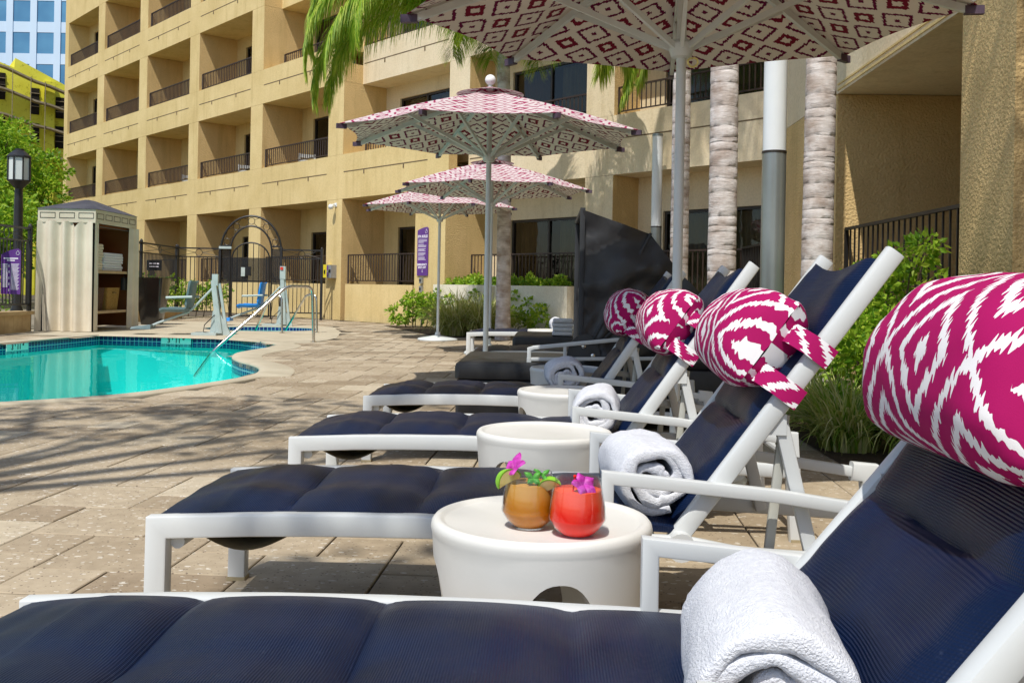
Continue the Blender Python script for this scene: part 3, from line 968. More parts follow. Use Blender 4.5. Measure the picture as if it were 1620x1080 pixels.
for (s_, z_, w_, h_) in [(2.85, 11.75, .38, 1.6), (4.62, 11.05, .50, 1.6), (6.05, 10.95, .62, 1.3), (6.05, 9.1, .62, 1.35), (4.72, 9.3, .42, 1.2), (2.85, 9.4, .40, 1.3), (1.0, 11.9, .5, 1.6), (7.6, 10.2, .6, 1.3)]:
    q = MB(); q.box((s_, -.06, z_), (s_ + w_, -.005, z_ + h_), Y_); wf = q.build('window_opening', 'interior_dark', t, True)
    q = MB()
    for zz in (.3, .55, .8): q.box((s_ - .03, -.12, z_ + h_ * zz - .02), (s_ + w_ + .03, -.07, z_ + h_ * zz + .02), Y_)
    q.build('guard_rail', 'scaffold', wf, True)
for z_, sl in ((13.55, .33), (12.25, .27), (10.75, .24), (9.0, .2)):
    q = MB()
    pth = [Y_(s_ * .8, -.75, z_ - sl * (s_ * .8 - 3) + .05 * math.sin(s_ * 1.9)) for s_ in range(0, 15)]
    q.sweep(pth, [(-.3, -.05), (.3, -.05), (.3, .05), (-.3, .05)], (-.55, .83, 0)); q.build('scaffold_deck', 'scaffold', t, True)
for s_ in (2.2, 3.5, 4.5, 5.3, 6.5, 7.8):
    q = MB(); q.tube([Y_(s_, -1.1, -1), Y_(s_, -1.1, 13.6 - .3 * (s_ - 3))], .022, 6); q.build('scaffold_pole', 'scaffold', t, True)

# ================================================================== LOUNGERS
W_ = .68; PVX = 1.27; BL = .864
prof_rail = rrect(.045, .053, .006)
prof_leg = rrect(.045, .062, .012)
prof_arm = rrect(.030, .030, .004)
YN = (0, 1, 0)
def rail_z(x): return .314 + .016 * math.sin(PI * min(1, max(0, x / PVX)))
def make_lounger(group, ang=R(54)):
    t = thing('sun_lounger', 'white framed sun lounger with navy cushion', 'sun lounger', (0, 0, 0), 0, group)
    for side, y in ((0, .0225), (1, W_ - .0225)):
        mb = MB()
        path = [(.024, 0), (.027, .312)] + [(x, rail_z(x)) for x in (.25, .45, .65, .85, 1.05, 1.20)]
        mb.sweep([(x, y, z) for x, z in path], prof_rail, YN)
        mb.build('side_rail', 'white_metal', t)
        mb = MB()   # rear rail: knuckle behind the pivot down to the rear leg
        mb.sweep([(1.19, y, .30), (PVX + .02, y, .298), (1.42, y, .275), (1.90, y, .255)], rrect(.036, .05, .01), YN)
        mb.tube([(PVX + .01, y - .026, .30), (PVX + .01, y + .026, .30)], .034, 16)
        rr_ = mb.build('rear_rail', 'white_metal', t)
        mb = MB(); mb.tube([(PVX + .01, y - .030, .30), (PVX + .01, y - .0265, .30)], .011, 12); mb.build('bolt', 'steel', rr_)
        mb = MB()
        yy = y - .005 if side == 0 else y + .005
        mb.sweep([(1.105, yy, .31), (1.105, yy, .458), (1.50, yy, .425), (1.885, yy, .372)], prof_arm, YN)
        mb.build('arm', 'white_metal', t)
        mb = MB()
        mb.sweep([(1.95, y, 0), (1.922, y, .372), (1.87, y, .376)], rrect(.045, .055, .01), YN)
        mb.build('rear_leg', 'white_metal', t)
        mb = MB()
        mb.box((-.004, y - .024, 0), (.052, y + .024, .012)); mb.build('foot_cap', 'taupe', t)
        mb = MB(); mb.box((1.925, y - .024, 0), (1.978, y + .024, .012)); mb.build('foot_cap', 'taupe', t)
    mb = MB()
    mb.tube([(.07, .03, .275), (.07, W_ - .03, .275)], .018, 10)
    mb.tube([(1.22, .03, .285), (1.22, W_ - .03, .285)], .016, 10)
    mb.tube([(1.93, .03, .30), (1.93, W_ - .03, .30)], .016, 10)
    mb.build('cross_bar', 'white_metal', t)
    mb = MB()
    for k in range(2):
        x0 = .11; x1 = .34
        mb.grid(lambda u, v: Vector((x0 + (x1 - x0) * u, .05 + (W_ - .1) * v, .292 - .040 * math.sin(PI * u) * (1 if k else .2))), 10, 2, flip=bool(k))
    mb.build('under_sling', 'taupe', t)
    # seat cushion
    mb = MB(); seg = .318
    rr = random.Random(5)
    def seat(u, v):
        x = .012 + u * (PVX + .02 - .012)
        yv = .036 + v * (W_ - .072)
        e = min(1, min(v, 1 - v) / .26); ey = math.sin(e * PI / 2)
        q = abs(math.sin(PI * (x - .012) / seg)) ** .27
        if x < seg * .5: q = q * (.45 + .55 * min(1, x / (seg * .62)))
        h = -.012 + .014 * q + (.030 * ey * q) - .008 * math.sin(PI * v) * math.sin(PI * u)
        nz_ = .006 * noise.noise(Vector((x * 5, yv * 8, 1))) + .004 * noise.noise(Vector((x * 22, yv * 5, 3)))
        return Vector((x, yv, rail_z(x) + .028 + h * 1.0 + nz_ * ey))
    mb.grid(seat, 96, 22, flip=False)
    mb.grid(lambda u, v: Vector((seat(u, v).x, seat(u, v).y, rail_z(seat(u, v).x) + .012)), 24, 6, flip=True)
    # skirt round the edge
    for vv in (0, 1):
        mb.grid(lambda u, v, vv=vv: Vector((seat(u, vv).x, seat(u, vv).y, (rail_z(seat(u, vv).x) + .012) * (1 - v) + seat(u, vv).z * v)), 60, 1, flip=(vv == 1))
    for uu in (0, 1):
        mb.grid(lambda u, v, uu=uu: Vector((seat(uu, u).x, seat(uu, u).y, (rail_z(seat(uu, u).x) + .012) * (1 - v) + seat(uu, u).z * v)), 12, 1, flip=(uu == 0))
    for k in range(1, 4):
        mb.tube([seat((k * seg) / (PVX + .008), j / 14) + Vector((.012 - .012, 0, .0015)) for j in range(15)], .0022, 5, mat=1)
    mb.build('seat_cushion', ['navy_mesh', 'ink_black'], t, angle=60)
    # backrest
    e1 = Vector((math.cos(ang), 0, math.sin(ang))); nn = Vector((-math.sin(ang), 0, math.cos(ang))); pv_ = Vector((PVX, 0, .305))
    def Bk(q, y, n): return pv_ + e1 * q + nn * n + Vector((0, y, 0))
    fr = MB()
    for y in (.048, W_ - .048):
        fr.sweep([Bk(-.01, y, 0), Bk(BL, y, 0)], rrect(.042, .046, .012), YN)
    fr.sweep([Bk(BL - .12, .06, -.004), Bk(BL - .12, W_ - .06, -.004)], rrect(.02, .02, .004), nn)
    fr.sweep([Bk(.30, .06, -.012), Bk(.30, W_ - .06, -.012)], rrect(.02, .02, .004), nn)
    fo = fr.build('backrest_frame', 'white_metal', t)
    cu = MB(); br_ = [0, .33, .585, BL]
    def back(u, v):
        bow = .035 * math.sin(PI * v)
        q = .015 + u * (BL - .03 - bow - .015)
        yv = .066 + v * (W_ - .132)
        e = min(1, min(v, 1 - v) / .12); ey = math.sin(e * PI / 2) ** .7
        k = 0
        for i in range(3):
            if br_[i] <= q <= br_[i + 1]: k = (q - br_[i]) / (br_[i + 1] - br_[i])
        b = abs(math.sin(PI * k)) ** .28 if q < .585 else (abs(math.sin(PI * min(k, .5))) ** .42 * (1 - .65 * max(0, k - .5) * 2 * .6))
        n = .012 + .032 * ey * (.1 + .9 * b) - .016 * math.sin(PI * v) + (.007 * noise.noise(Vector((q * 6, yv * 7, 4))) + .004 * noise.noise(Vector((q * 20, yv * 5, 9)))) * ey
        return Bk(q, yv, n)
    cu.grid(back, 80, 22, flip=False)
    def und(u, v):
        p = back(u, v); q = (p - pv_).dot(e1)
        return Bk(q, p.y, -.004)
    cu.grid(und, 20, 6, flip=True)
    for vv in (0, 1): cu.grid(lambda u, v, vv=vv: und(u, vv) * (1 - v) + back(u, vv) * v, 60, 1, flip=(vv == 1))
    for uu in (0, 1): cu.grid(lambda u, v, uu=uu: und(uu, u) * (1 - v) + back(uu, u) * v, 12, 1, flip=(uu == 0))
    cu.build('back_cushion', 'navy_mesh_back', t, angle=60)
    for y in (.052, W_ - .052):
        st = MB()
        st.sweep([Bk(.375, y, -.035), Vector((1.60, y, .26))], rrect(.022, .034, .005), YN)
        st.box((1.0, -.016, -.02), (1.06, .016, .03), Matrix.Translation(Bk(.36, y, -.02) - Vector((1.03, 0, 0))))
        st.build('back_strut', 'white_metal', t)
        st = MB()
        st.sweep([Bk(.40, y + .03, -.035), Vector((1.50, y + .03, .27))], rrect(.014, .024, .004), YN)
        st.build('inner_strut', 'grey_plastic', t)
    return t
LROT = R(-2.1)
GL = 'navy cushioned sun loungers in a row by the pool'
L2 = make_lounger(GL)
place(L2, (-.87, 2.37, 0), LROT, 'sun lounger behind the small table with the two drinks', GL)
L1 = make_lounger(GL, R(51))
place(L1, (-.880, 1.10, 0), LROT, 'nearest sun lounger along the bottom edge with the largest rolled towel on it', GL)
L3 = copy_tree(L2); place(L3, (-.816, 3.65, 0), LROT, 'sun lounger third from the camera between two empty white drum tables', GL); L3.scale = (0.958, 1, 1); ROOT[L3.name] = ROOT[L3.name] @ Matrix.Diagonal((0.958, 1, 1, 1))
L4 = copy_tree(L2); place(L4, (-.754, 5.07, 0), LROT, 'sun lounger just in front of the black ottoman', GL); L4.scale = (0.915, 1, 1); ROOT[L4.name] = ROOT[L4.name] @ Matrix.Diagonal((0.915, 1, 1, 1))
L5 = copy_tree(L2); place(L5, (-.36, 8.75, 0), LROT, 'low sun lounger at the foot of the umbrella pole behind the black ottoman', GL)
L6 = copy_tree(L2); place(L6, (-.57, 12.6, 0), LROT, 'farthest sun lounger beside the palm base with bare white legs in view', GL)

# ------------------------------------------------------------------ pillows
def make_pillow(lounger, ang, q0, seed, label, R0=.128, tw=0.0):
    Ml = ROOT[lounger.name]
    e1 = Vector((math.cos(ang), 0, math.sin(ang))); nn = Vector((-math.sin(ang), 0, math.cos(ang))); pv_ = Vector((PVX, 0, .305))
    cen = pv_ + e1 * q0 + nn * .098 + Vector((0, W_ / 2, 0))
    t = thing('bolster_pillow', label, 'pillow', tuple(Ml @ cen), LROT, 'magenta ikat bolster pillows on the loungers')
    Ln = .52
    if lounger.scale[0] < .999:
        ang = math.atan2(math.sin(ang), math.cos(ang) * lounger.scale[0])
        e1 = Vector((math.cos(ang), 0, math.sin(ang))); nn = Vector((-math.sin(ang), 0, math.cos(ang)))
    mb = MB()
    def f(u, v):
        a = 2 * PI * u + PI; y = (v - .5)
        s_ = abs(2 * y)
        r = R0 * max(0.0, 1 - s_ ** 4.6) ** .5
        rh = R0 * (1.04 - .16 * s_ ** 6)
        yy = y * Ln
        crease = 1 + .03 * math.sin(a * 9 + seed) * s_ ** 4
        rh *= 1 + .02 * math.sin(a * 3 + seed) * s_ ** 4
        n_ = noise.noise(Vector((math.cos(a) * 1.6, yy * 6, math.sin(a) * 1.6 + seed))) * .010 + .004 * noise.noise(Vector((math.cos(a) * 3, yy * 18, math.sin(a) * 5 + seed)))
        flat = 1 - .10 * max(0, -math.cos(a))   # pressed against the backrest
        c = nn * math.cos(a) * (r * .93 + n_ * .7) * flat + e1 * math.sin(a) * (rh + n_)
        return Vector((c.x, yy, c.z))
    mb.grid(f, 56, 40, uvf=lambda u, v: (v * Ln + seed * .043, u * .84 + seed * .11), flip=False)
    mb.build('cushion', 'ikat_pillow', t, angle=70)
    # straps round the backrest
    for dq in (-.075, .045):
        sp = MB(); hw = .026
        ring = [(-.028, -W_ / 2 + .018), (-.028, W_ / 2 - .018), (.035, W_ / 2 - .014), (.075, W_ / 2 - .06), (.082, 0), (.075, -W_ / 2 + .06), (.035, -W_ / 2 + .014)]
        rings = []
        ring = ring + [ring[0]]
        for (n_, y) in ring:
            base = nn * (n_ - .098) + Vector((0, y, 0))
            out_ = (nn * (n_ - .03) + Vector((0, y, 0))).normalized() * .003
            rings.append([base + e1 * (dq - hw) - out_, base + e1 * (dq + hw) - out_, base + e1 * (dq + hw) + out_, base + e1 * (dq - hw) + out_])
        o0 = len(sp.v)
        sp.rings(rings, False, False)
        cum = [0]
        for i in range(1, len(ring)): cum.append(cum[-1] + math.hypot(ring[i][0] - ring[i - 1][0], ring[i][1] - ring[i - 1][1]))
        sp.uv = {o0 + i: ((i % 4 in (1, 2)) * .052 + dq + seed * .1, cum[i // 4] + seed * .07) for i in range(len(rings) * 4)}
        sp.build('strap', 'ikat_pillow', t, angle=70)
    return t
A54 = R(54); A51 = R(51)
make_pillow(L1, A51, .556, 1.3, 'largest magenta and white ikat pillow at the right edge', R0=.136)
make_pillow(L2, A54, .52, 2.9, 'magenta ikat pillow on the lounger behind the drinks')
make_pillow(L3, A54, .52, 4.1, 'magenta ikat pillow overlapping its neighbours, third from the right edge')
make_pillow(L4, A54, .52, 6.2, 'smallest magenta ikat pillow beside the black hood')

# ------------------------------------------------------------------ rolled towels
def make_towel(loc, rz, seed, label, rad=.105, ln=.34, sq=.92):
    t = thing('rolled_towel', label, 'towel', loc, rz, 'white towels rolled up on the loungers')
    rr = random.Random(seed)
    turns = 3.1; n = 170; th = .0118
    ph = rr.uniform(0, 6)
    cen = []
    for i in range(n + 1):
        u = i / n
        a = -turns * 2 * PI * (1 - u) + R(-70)
        r = .012 + (rad - .012) * u ** .92
        wob = (1 - u) ** .5 * .010 * math.sin(a * 1.35 + ph) + .0042 * math.sin(a * 3.1 + ph * 2) * (1 - u * .6) + .0035 * math.sin(a * 5.2 + ph) * (1 - u * .8)
        r = max(.01, r + wob)
        cen.append(Vector((r * math.cos(a) * 1.06, 0, r * math.sin(a) * sq)))
    ends = [rr.uniform(-.007, .007) for _ in range(12)]
    def endoff(i, side):
        u = i / n * 9
        k = int(u); f_ = u - k
        e = ends[(k + side * 3) % 12] * (1 - f_) + ends[(k + 1 + side * 3) % 12] * f_
        return e + .012 * (1 - i / n) * (1 if side else 1)
    rings = []
    for i, c in enumerate(cen):
        tn = (cen[min(i + 1, n)] - cen[max(i - 1, 0)]).normalized(); no = Vector((tn.z, 0, -tn.x))
        thk = th * (1 + .25 * math.sin(i * .31 + seed)) 
        if i > n - 4: thk *= .75
        sec = []
        YV = [0, .006, .02, .05, .12, .22, .34, .46, .58, .70, .80, .88, .95, .98, .994, 1]; ED_ = {0: .35, 1: .8, 2: 1.02, 13: 1.02, 14: .8, 15: .35}
        fold = .006 * noise.noise(Vector((i * .05, seed, 0)))
        def pt(j, sg):
            v = YV[j]
            y = -ln / 2 + endoff(i, 0) + v * (ln - endoff(i, 0) - endoff(i, 1))
            bul = .006 * noise.noise(Vector((c.x * 13, y * 9, c.z * 13 + seed))) + .0045 * noise.noise(Vector((c.x * 34, y * 26, c.z * 34 + seed))) + .0012 * noise.noise(Vector((c.x * 160, y * 160, c.z * 160 + seed)))
            pinch = -.010 * (abs(2 * v - 1) ** 5) * (1 if i / n > .66 else 0)
            return c + no * (sg * thk * ED_.get(j, 1) + (bul + pinch + fold)) + Vector((0, y, 0))
        sec += [pt(j, 1) for j in range(16)] + [pt(j, -1) for j in range(15, -1, -1)]
        rings.append(sec)
    mb = MB(); mb.rings(rings, True, True)
    mb.build('roll', 'towel_white', t, angle=75)
    return t
def on_seat(lg, x, y, z): return tuple(ROOT[lg.name] @ Vector((x, y, z)))
make_towel(on_seat(L1, 1.22, .26, .424), LROT + R(-6), 3, 'large white rolled towel on the nearest lounger', .104, .36)
make_towel(on_seat(L2, 1.215, .24, .445), LROT + R(6), 5, 'white rolled towel behind the lounger arm right of the drinks', .096, .34)
make_towel(on_seat(L3, 1.20, .25, .442), LROT + R(-4), 9, 'white rolled towel on the third lounger from the camera', .092, .34)
make_towel(on_seat(L4, 1.13, .30, .450), LROT + R(3), 12, 'small white rolled towel on the lounger with the smallest pillow', .098, .34)
make_towel(on_seat(L6, 1.16, .30, .450), LROT + R(3), 14, 'tiny white rolled towel on the farthest lounger', .098, .34)

# ------------------------------------------------------------------ drum side tables
def make_table():
    t = thing('side_table', 'white moulded drum side table', 'side table', (0, 0, 0), 0, 'white drum side tables between the loungers')
    n = 120; H = .43; R0 = .228
    arch_c = [.5, 1.55, 2.6, 3.65, 4.7, 5.75]
    arch_c = [R(-62), R(28), R(118), R(208)]
    def zb(a):
        z = 0
        for c in arch_c:
            d = (a - c + PI) % (2 * PI) - PI
            w_ = d * R0 / .118
            if abs(w_) < 1: z = max(z, .352 * (1 - abs(w_) ** 2.4) ** .5)
        return z
    def rad(z): return R0 - .030 * (1 - z / H) ** 1.0
    rings = []
    rows = 14
    def ringset(off, up):
        out = []
        for j in range(rows + 1):
            f_ = j / rows if up else 1 - j / rows
            ring = []
            for k in range(n):
                a = 2 * PI * k / n
                z0 = zb(a); z = z0 + (H - .03 - z0) * f_
                r = rad(z) - off
                ring.append(Vector((r * math.cos(a), r * math.sin(a), z)))
            out.append(ring)
        return out
    rings += ringset(0, True)
    for r, z in ((R0 + .001, H - .018), (R0 - .001, H - .008), (R0 - .007, H - .001), (R0 - .014, H), (R0 - .020, H - .001), (R0 - .025, H - .006), (R0 - .030, H - .0075), (R0 * .5, H - .0085), (.01, H - .009)):
        rings.append([Vector((r * math.cos(2 * PI * k / n), r * math.sin(2 * PI * k / n), z)) for k in range(n)])
    top_n = len(rings)
    mb = MB(); mb.rings(rings, False, True)
    inner = [[Vector((.01 * math.cos(2 * PI * k / n), .01 * math.sin(2 * PI * k / n), H - .03)) for k in range(n)]] + ringset(.020, False)
    # inner shell and the lip of every arch
    mb.rings(inner, True, False)
    outer0 = [Vector(p) for p in rings[0]]; inn = inner[-1]
    mb.rings([inn, outer0], False, False)
    mb.build('shell', 'table_white', t, angle=50)
    return t
T1 = make_table(); place(T1, (.070, 2.055, 0), R(-20), 'white drum table carrying the two cocktails')
T2 = copy_tree(T1); place(T2, (.118, 3.32, 0), R(-62), 'empty white drum table directly behind the table with the drinks')
T3 = copy_tree(T1); place(T3, (.262, 4.67, 0), R(-8), 'third white drum table back from the camera, tucked against the lounger with a small towel')
T4 = copy_tree(T1); place(T4, (.345, 6.02, 0), R(40), 'small white drum table beside the large charcoal ottoman, half in shadow')
T5 = copy_tree(T1); place(T5, (.42, 11.7, 0), R(10), 'farthest white drum table beyond the umbrella pole')

# ------------------------------------------------------------------ drinks
def make_glass(loc, liquid, label, name='cocktail_glass'):
    t = thing(name, label, 'cocktail', loc, 0, 'cocktails on the white table')
    gp = [(.031, 0), (.034, .002), (.046, .016), (.0555, .032), (.0565, .036), (.0530, .066), (.0475, .096), (.0445, .112), (.0435, .1128), (.0432, .112), (.0460, .096), (.0515, .066), (.055, .036)]
    mb = MB(); mb.lathe(gp, 40); mb.build('glass', 'drink_glass', t, angle=50)
    lp = [(.029, .003), (.0445, .0165), (.0538, .032), (.0548, .036), (.0513, .066), (.0468, .090), (.0455, .0905)]
    mb = MB(); mb.lathe(lp, 40); mb.build('drink', liquid, t, angle=28)
    return t
g1 = make_glass((.043, 1.995, .4215), 'drink_amber', 'amber cocktail with lime, orchid and mint on the white table')
g2 = make_glass((.136, 1.935, .4215), 'drink_red', 'bright red cocktail with lime wedge and purple orchid on the white table')
def lime(parent, c, rot, sc=1.0):
    M = Matrix.Translation(c) @ rot
    mb = MB(); n = 16; r = .024 * sc
    # quarter-moon wedge: rind outside, flesh inside
    rings = []
    for i in range(n + 1):
        a = PI * i / n
        wdt = .011 * math.sin(a) ** .5 + .0008
        rings.append([M @ Vector((r * math.cos(a), -wdt, r * math.sin(a))), M @ Vector((r * math.cos(a), wdt, r * math.sin(a))),
                      M @ Vector((r * .9 * math.cos(a), wdt * .9, r * .9 * math.sin(a) )), M @ Vector((r * .9 * math.cos(a), -wdt * .9, r * .9 * math.sin(a)))])
    mb.rings(rings, True, True)
    o = mb.build('lime_wedge', 'lime_rind', parent, True)
    mb = MB()
    rings = []
    for i in range(n + 1):
        a = PI * i / n
        wdt = .010 * math.sin(a) ** .5 + .0004
        rings.append([M @ Vector((r * .89 * math.cos(a), -wdt, r * .89 * math.sin(a))), M @ Vector((r * .89 * math.cos(a), wdt, r * .89 * math.sin(a))), M @ Vector((r * .25 * math.cos(a), 0, .001))])
    mb.rings(rings, True, True)
    mb.build('lime_flesh', 'lime_flesh', o, True)
def petals(parent, c, nrm, n, ln, wd, mat, name, seed, cup=.5):
    rr = random.Random(seed); nrm = Vector(nrm).normalized()
    a = nrm.orthogonal().normalized(); b = nrm.cross(a); mb = MB(); c = Vector(c)
    for k in range(n):
        an = 2 * PI * k / n + rr.uniform(-.2, .2)
        d = a * math.cos(an) + b * math.sin(an); sd_ = nrm.cross(d)
        l_ = ln * rr.uniform(.8, 1.15)
        for flip in (False, True):
            mb.grid(lambda u, v: c + d * l_ * u + nrm * (cup * l_ * math.sin(u * 2.2) * .6 + .004 * (1 - (2 * v - 1) ** 2)) + sd_ * (v - .5) * wd * math.sin(PI * min(.97, u * .9 + .08)) , 5, 4, flip=flip)
    return mb.build(name, mat, parent, True, angle=80)
Mg1 = Vector((.043, 1.995, .4215)); Mg2 = Vector((.136, 1.935, .4215))
lime(g1, Mg1 + Vector((-.040, -.030, .094)), Matrix.Rotation(R(-25), 4, 'Y') @ Matrix.Rotation(R(25), 4, 'Z'), 1.15)
lime(g1, Mg1 + Vector((.040, -.036, .082)), Matrix.Rotation(R(-30), 4, 'Y') @ Matrix.Rotation(R(-15), 4, 'Z'), 1.05)
petals(g1, Mg1 + Vector((-.030, -.015, .118)), (-.5, -.3, .7), 5, .032, .026, 'orchid', 'orchid_flower', 2)
petals(g1, Mg1 + Vector((.006, -.030, .102)), (.1, -.8, .5), 4, .020, .013, 'mint', 'mint_leaves', 4)
petals(g1, Mg1 + Vector((.024, -.022, .108)), (.3, -.5, .8), 3, .018, .010, 'mint', 'mint_leaves', 5)
petals(g2, Mg2 + Vector((.008, -.018, .100)), (.3, -.6, .6), 5, .030, .024, 'orchid', 'orchid_flower', 7)
mb = MB(); mb.tube([Mg2 + Vector((-.012, -.026, .086)), Mg2 + Vector((-.008, -.026, .118))], .0016, 6); mb.sphere(Mg2 + Vector((-.008, -.026, .120)), .0036, 8)
mb.build('cherry_stem', 'cherry', g2, True)

# ================================================================== UMBRELLAS
def make_umbrella():
    t = thing('patio_umbrella', 'magenta ikat octagonal umbrella on pale pole', 'umbrella', (0, 0, 0), 0, 'octagonal ikat umbrellas in a line')
    Rt = 1.35; ZT_ = 2.25; ZA = 2.655; ZH = 2.06
    tips = [Vector((Rt * math.cos(R(22.5 + 45 * k)), Rt * math.sin(R(22.5 + 45 * k)), ZT_)) for k in range(8)]
    apex = Vector((0, 0, ZA))
    mb = MB()
    for k in range(8):
        a, b_ = tips[k], tips[(k + 1) % 8]
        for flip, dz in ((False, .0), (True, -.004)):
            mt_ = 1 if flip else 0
            def f(u, v, a=a, b_=b_, dz=dz):
                e = a.lerp(b_, v)
                inw = 1 - .055 * math.sin(PI * v) * u
                sag = -.030 * math.sin(PI * v) * math.sin(PI * u * .8) + .02 * math.sin(PI * u)
                p = apex.lerp(e, u)
                return Vector((p.x * inw, p.y * inw, p.z + sag + dz + .012 * math.sin(PI * v) * u * u))
            def uvf(u, v, k=k):
                return ((v - .5) * 1.033 * u + k * .0, u * 1.31 + (k % 2) * .0)
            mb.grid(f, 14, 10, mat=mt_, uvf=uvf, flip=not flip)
    mb.build('canopy', ['ikat_canopy', 'ikat_canopy_shaded'], t, angle=25)
    # vent cap on top
    mb = MB()
    for k in range(8):
        a0, a1 = R(22.5 + 45 * k), R(67.5 + 45 * k)
        for flip in (False, True):
            mb.grid(lambda u, v: Vector((.30 * u * math.cos(a0 + (a1 - a0) * v), .30 * u * math.sin(a0 + (a1 - a0) * v), ZA + .035 - .082 * u + (.006 if u > .9 else 0))), 4, 4,
                    uvf=lambda u, v, k=k: ((v - .5) * .25 * u, u * .3), flip=flip)
    mb.build('vent_cap', 'ikat_canopy', t, angle=25)
    mb = MB(); mb.tube([(0, 0, .05), (0, 0, 2.69)], .0235, 20); mb.build('pole', 'umbrella_metal', t)
    mb = MB(); mb.sphere((0, 0, 2.745), .048, 20); mb.tube([(0, 0, 2.68), (0, 0, 2.71)], .014, 10); mb.build('finial', 'ball_white', t)
    mb = MB(); mb.lathe([(.030, ZH - .045), (.048, ZH - .038), (.058, ZH - .01), (.058, ZH + .025), (.045, ZH + .032), (.045, ZH + .04), (.030, ZH + .045)], 20); mb.build('hub', 'umbrella_metal', t)
    mb = MB(); mb.lathe([(.03, 2.58), (.055, 2.585), (.055, 2.615), (.03, 2.62)], 16); mb.build('top_hub', 'umbrella_metal', t)
    for k in range(8):
        d = Vector((tips[k].x, tips[k].y, 0)).normalized(); sdv = Vector((-d.y, d.x, 0))
        p0 = d * .05 + Vector((0, 0, 2.605)); p1 = tips[k] * 1 + Vector((0, 0, -.026)) - d * .03
        rb = MB(); rb.sweep([p0, p0.lerp(p1, .5) + Vector((0, 0, .012)), p1], [(-.011, -.018), (.011, -.018), (.011, .018), (-.011, .018)], sdv)
        ro = rb.build('rib', 'umbrella_metal', t)
        mid = p0.lerp(p1, .56) - Vector((0, 0, .006)); sp = MB()
        sp.sweep([d * .052 + Vector((0, 0, ZH + .01)), mid], [(-.009, -.014), (.009, -.014), (.009, .014), (-.009, .014)], sdv)
        sp.build('strut', 'umbrella_metal', ro)
        cp_ = MB(); cp_.sweep([p1 - d * .03, p1 + d * .055], [(-.015, -.017), (.015, -.017), (.015, .022), (-.015, .022)], sdv); cp_.build('tip_cap', 'cap_plum', ro)
    mb = MB(); mb.lathe([(.34, 0), (.345, .02), (.33, .038), (.30, .045), (.12, .075), (.05, .09), (.042, .14), (.026, .145)], 40); mb.build('base', 'umbrella_metal', t, angle=30)
    return t
U1 = make_umbrella(); place(U1, (.79, 4.74, 0), R(22.5 - 7), 'nearest patterned umbrella spreading across the top of the picture')
U2 = copy_tree(U1); place(U2, (-.225, 8.77, 0), R(1.5), 'second patterned umbrella with the white ball finial in clear view')
U3 = copy_tree(U1); place(U3, (-.30, 13.56, 0), R(12), 'third patterned umbrella half hidden below the second canopy')
U4 = copy_tree(U1); place(U4, (-1.255, 16.9, 0), R(5), 'farthest patterned umbrella on its round pale base before the grasses')
mb = MB(); mb.tube([Vector((.035 + .03 * math.sin(k * .7), -.05 - .012 * math.cos(k * .9), 1.99 + .02 * math.cos(k * .7))) for k in range(10)], .005, 6)
mb.build('cord', 'lime_flesh', U1)

# ================================================================== BLACK DAYBED, OTTOMANS
def soft_box(mb, x0, x1, y0, y1, z0, z1, r=.03, bulge=.0):
    def pr(w_, h): return rrect(w_, h, r, 3)
    cx_, cy_ = (x0 + x1) / 2, (y0 + y1) / 2
    out = []
    for z, ins in ((z0, .004), (z0 + .005, 0), (z1 - r, 0), (z1 - r * .35, r * .2), (z1, r * .75)):
        out.append([Vector((cx_ + px, cy_ + py, z)) for px, py in rrect(x1 - x0 - 2 * ins, y1 - y0 - 2 * ins, r, 3)])
    n = len(out[0])
    def topring(k):
        return [Vector((cx_ + (p.x - cx_) * k, cy_ + (p.y - cy_) * k, z1 + bulge * (1 - k * k))) for p in out[-1]]
    out += [topring(.7), topring(.4), topring(.1)]
    mb.rings(out, True, True)
def ottoman(loc, w_, d_, h, label):
    t = thing('ottoman', label, 'ottoman', loc, LROT, None)
    mb = MB(); soft_box(mb, 0, w_, 0, d_, .03, h - .12, .025); mb.build('base', 'vinyl_grey', t, angle=40)
    mb = MB(); soft_box(mb, -.008, w_ + .008, -.008, d_ + .008, h - .118, h - .01, .035, .014); mb.build('cushion', 'vinyl_grey', t, angle=40)
    return t
ottoman((-.35, 6.32, 0), .72, 1.1, .44, 'large charcoal vinyl ottoman behind the fourth lounger')
ottoman((.02, 9.85, 0), .66, 1.2, .44, 'smaller looking charcoal ottoman left of the black hood pivot')
t = thing('folded_towels', 'grey folded towels stacked on the far ottoman edge by the hood', 'towels', (.50, 9.9, .44), LROT)
for k in range(4):
    mb = MB(); soft_box(mb, -.09 + .006 * (k % 2), .12, 0, .3, .002 + k * .042, .042 + k * .042, .018, .004)
    mb.build('towel', 'towel_grey', t, angle=60)
db = thing('canopy_daybed', 'black daybed with folding fabric hood and white arm frame', 'daybed', (.45, 6.42, 0), LROT)
mb = MB(); soft_box(mb, 0, 1.0, 0, 1.15, .06, .40, .03); mb.build('base', 'black_fabric', db, angle=40)
mb = MB(); soft_box(mb, .0, 1.0, .01, 1.14, .402, .52, .04, .02); mb.build('mattress', 'black_fabric', db, angle=40)
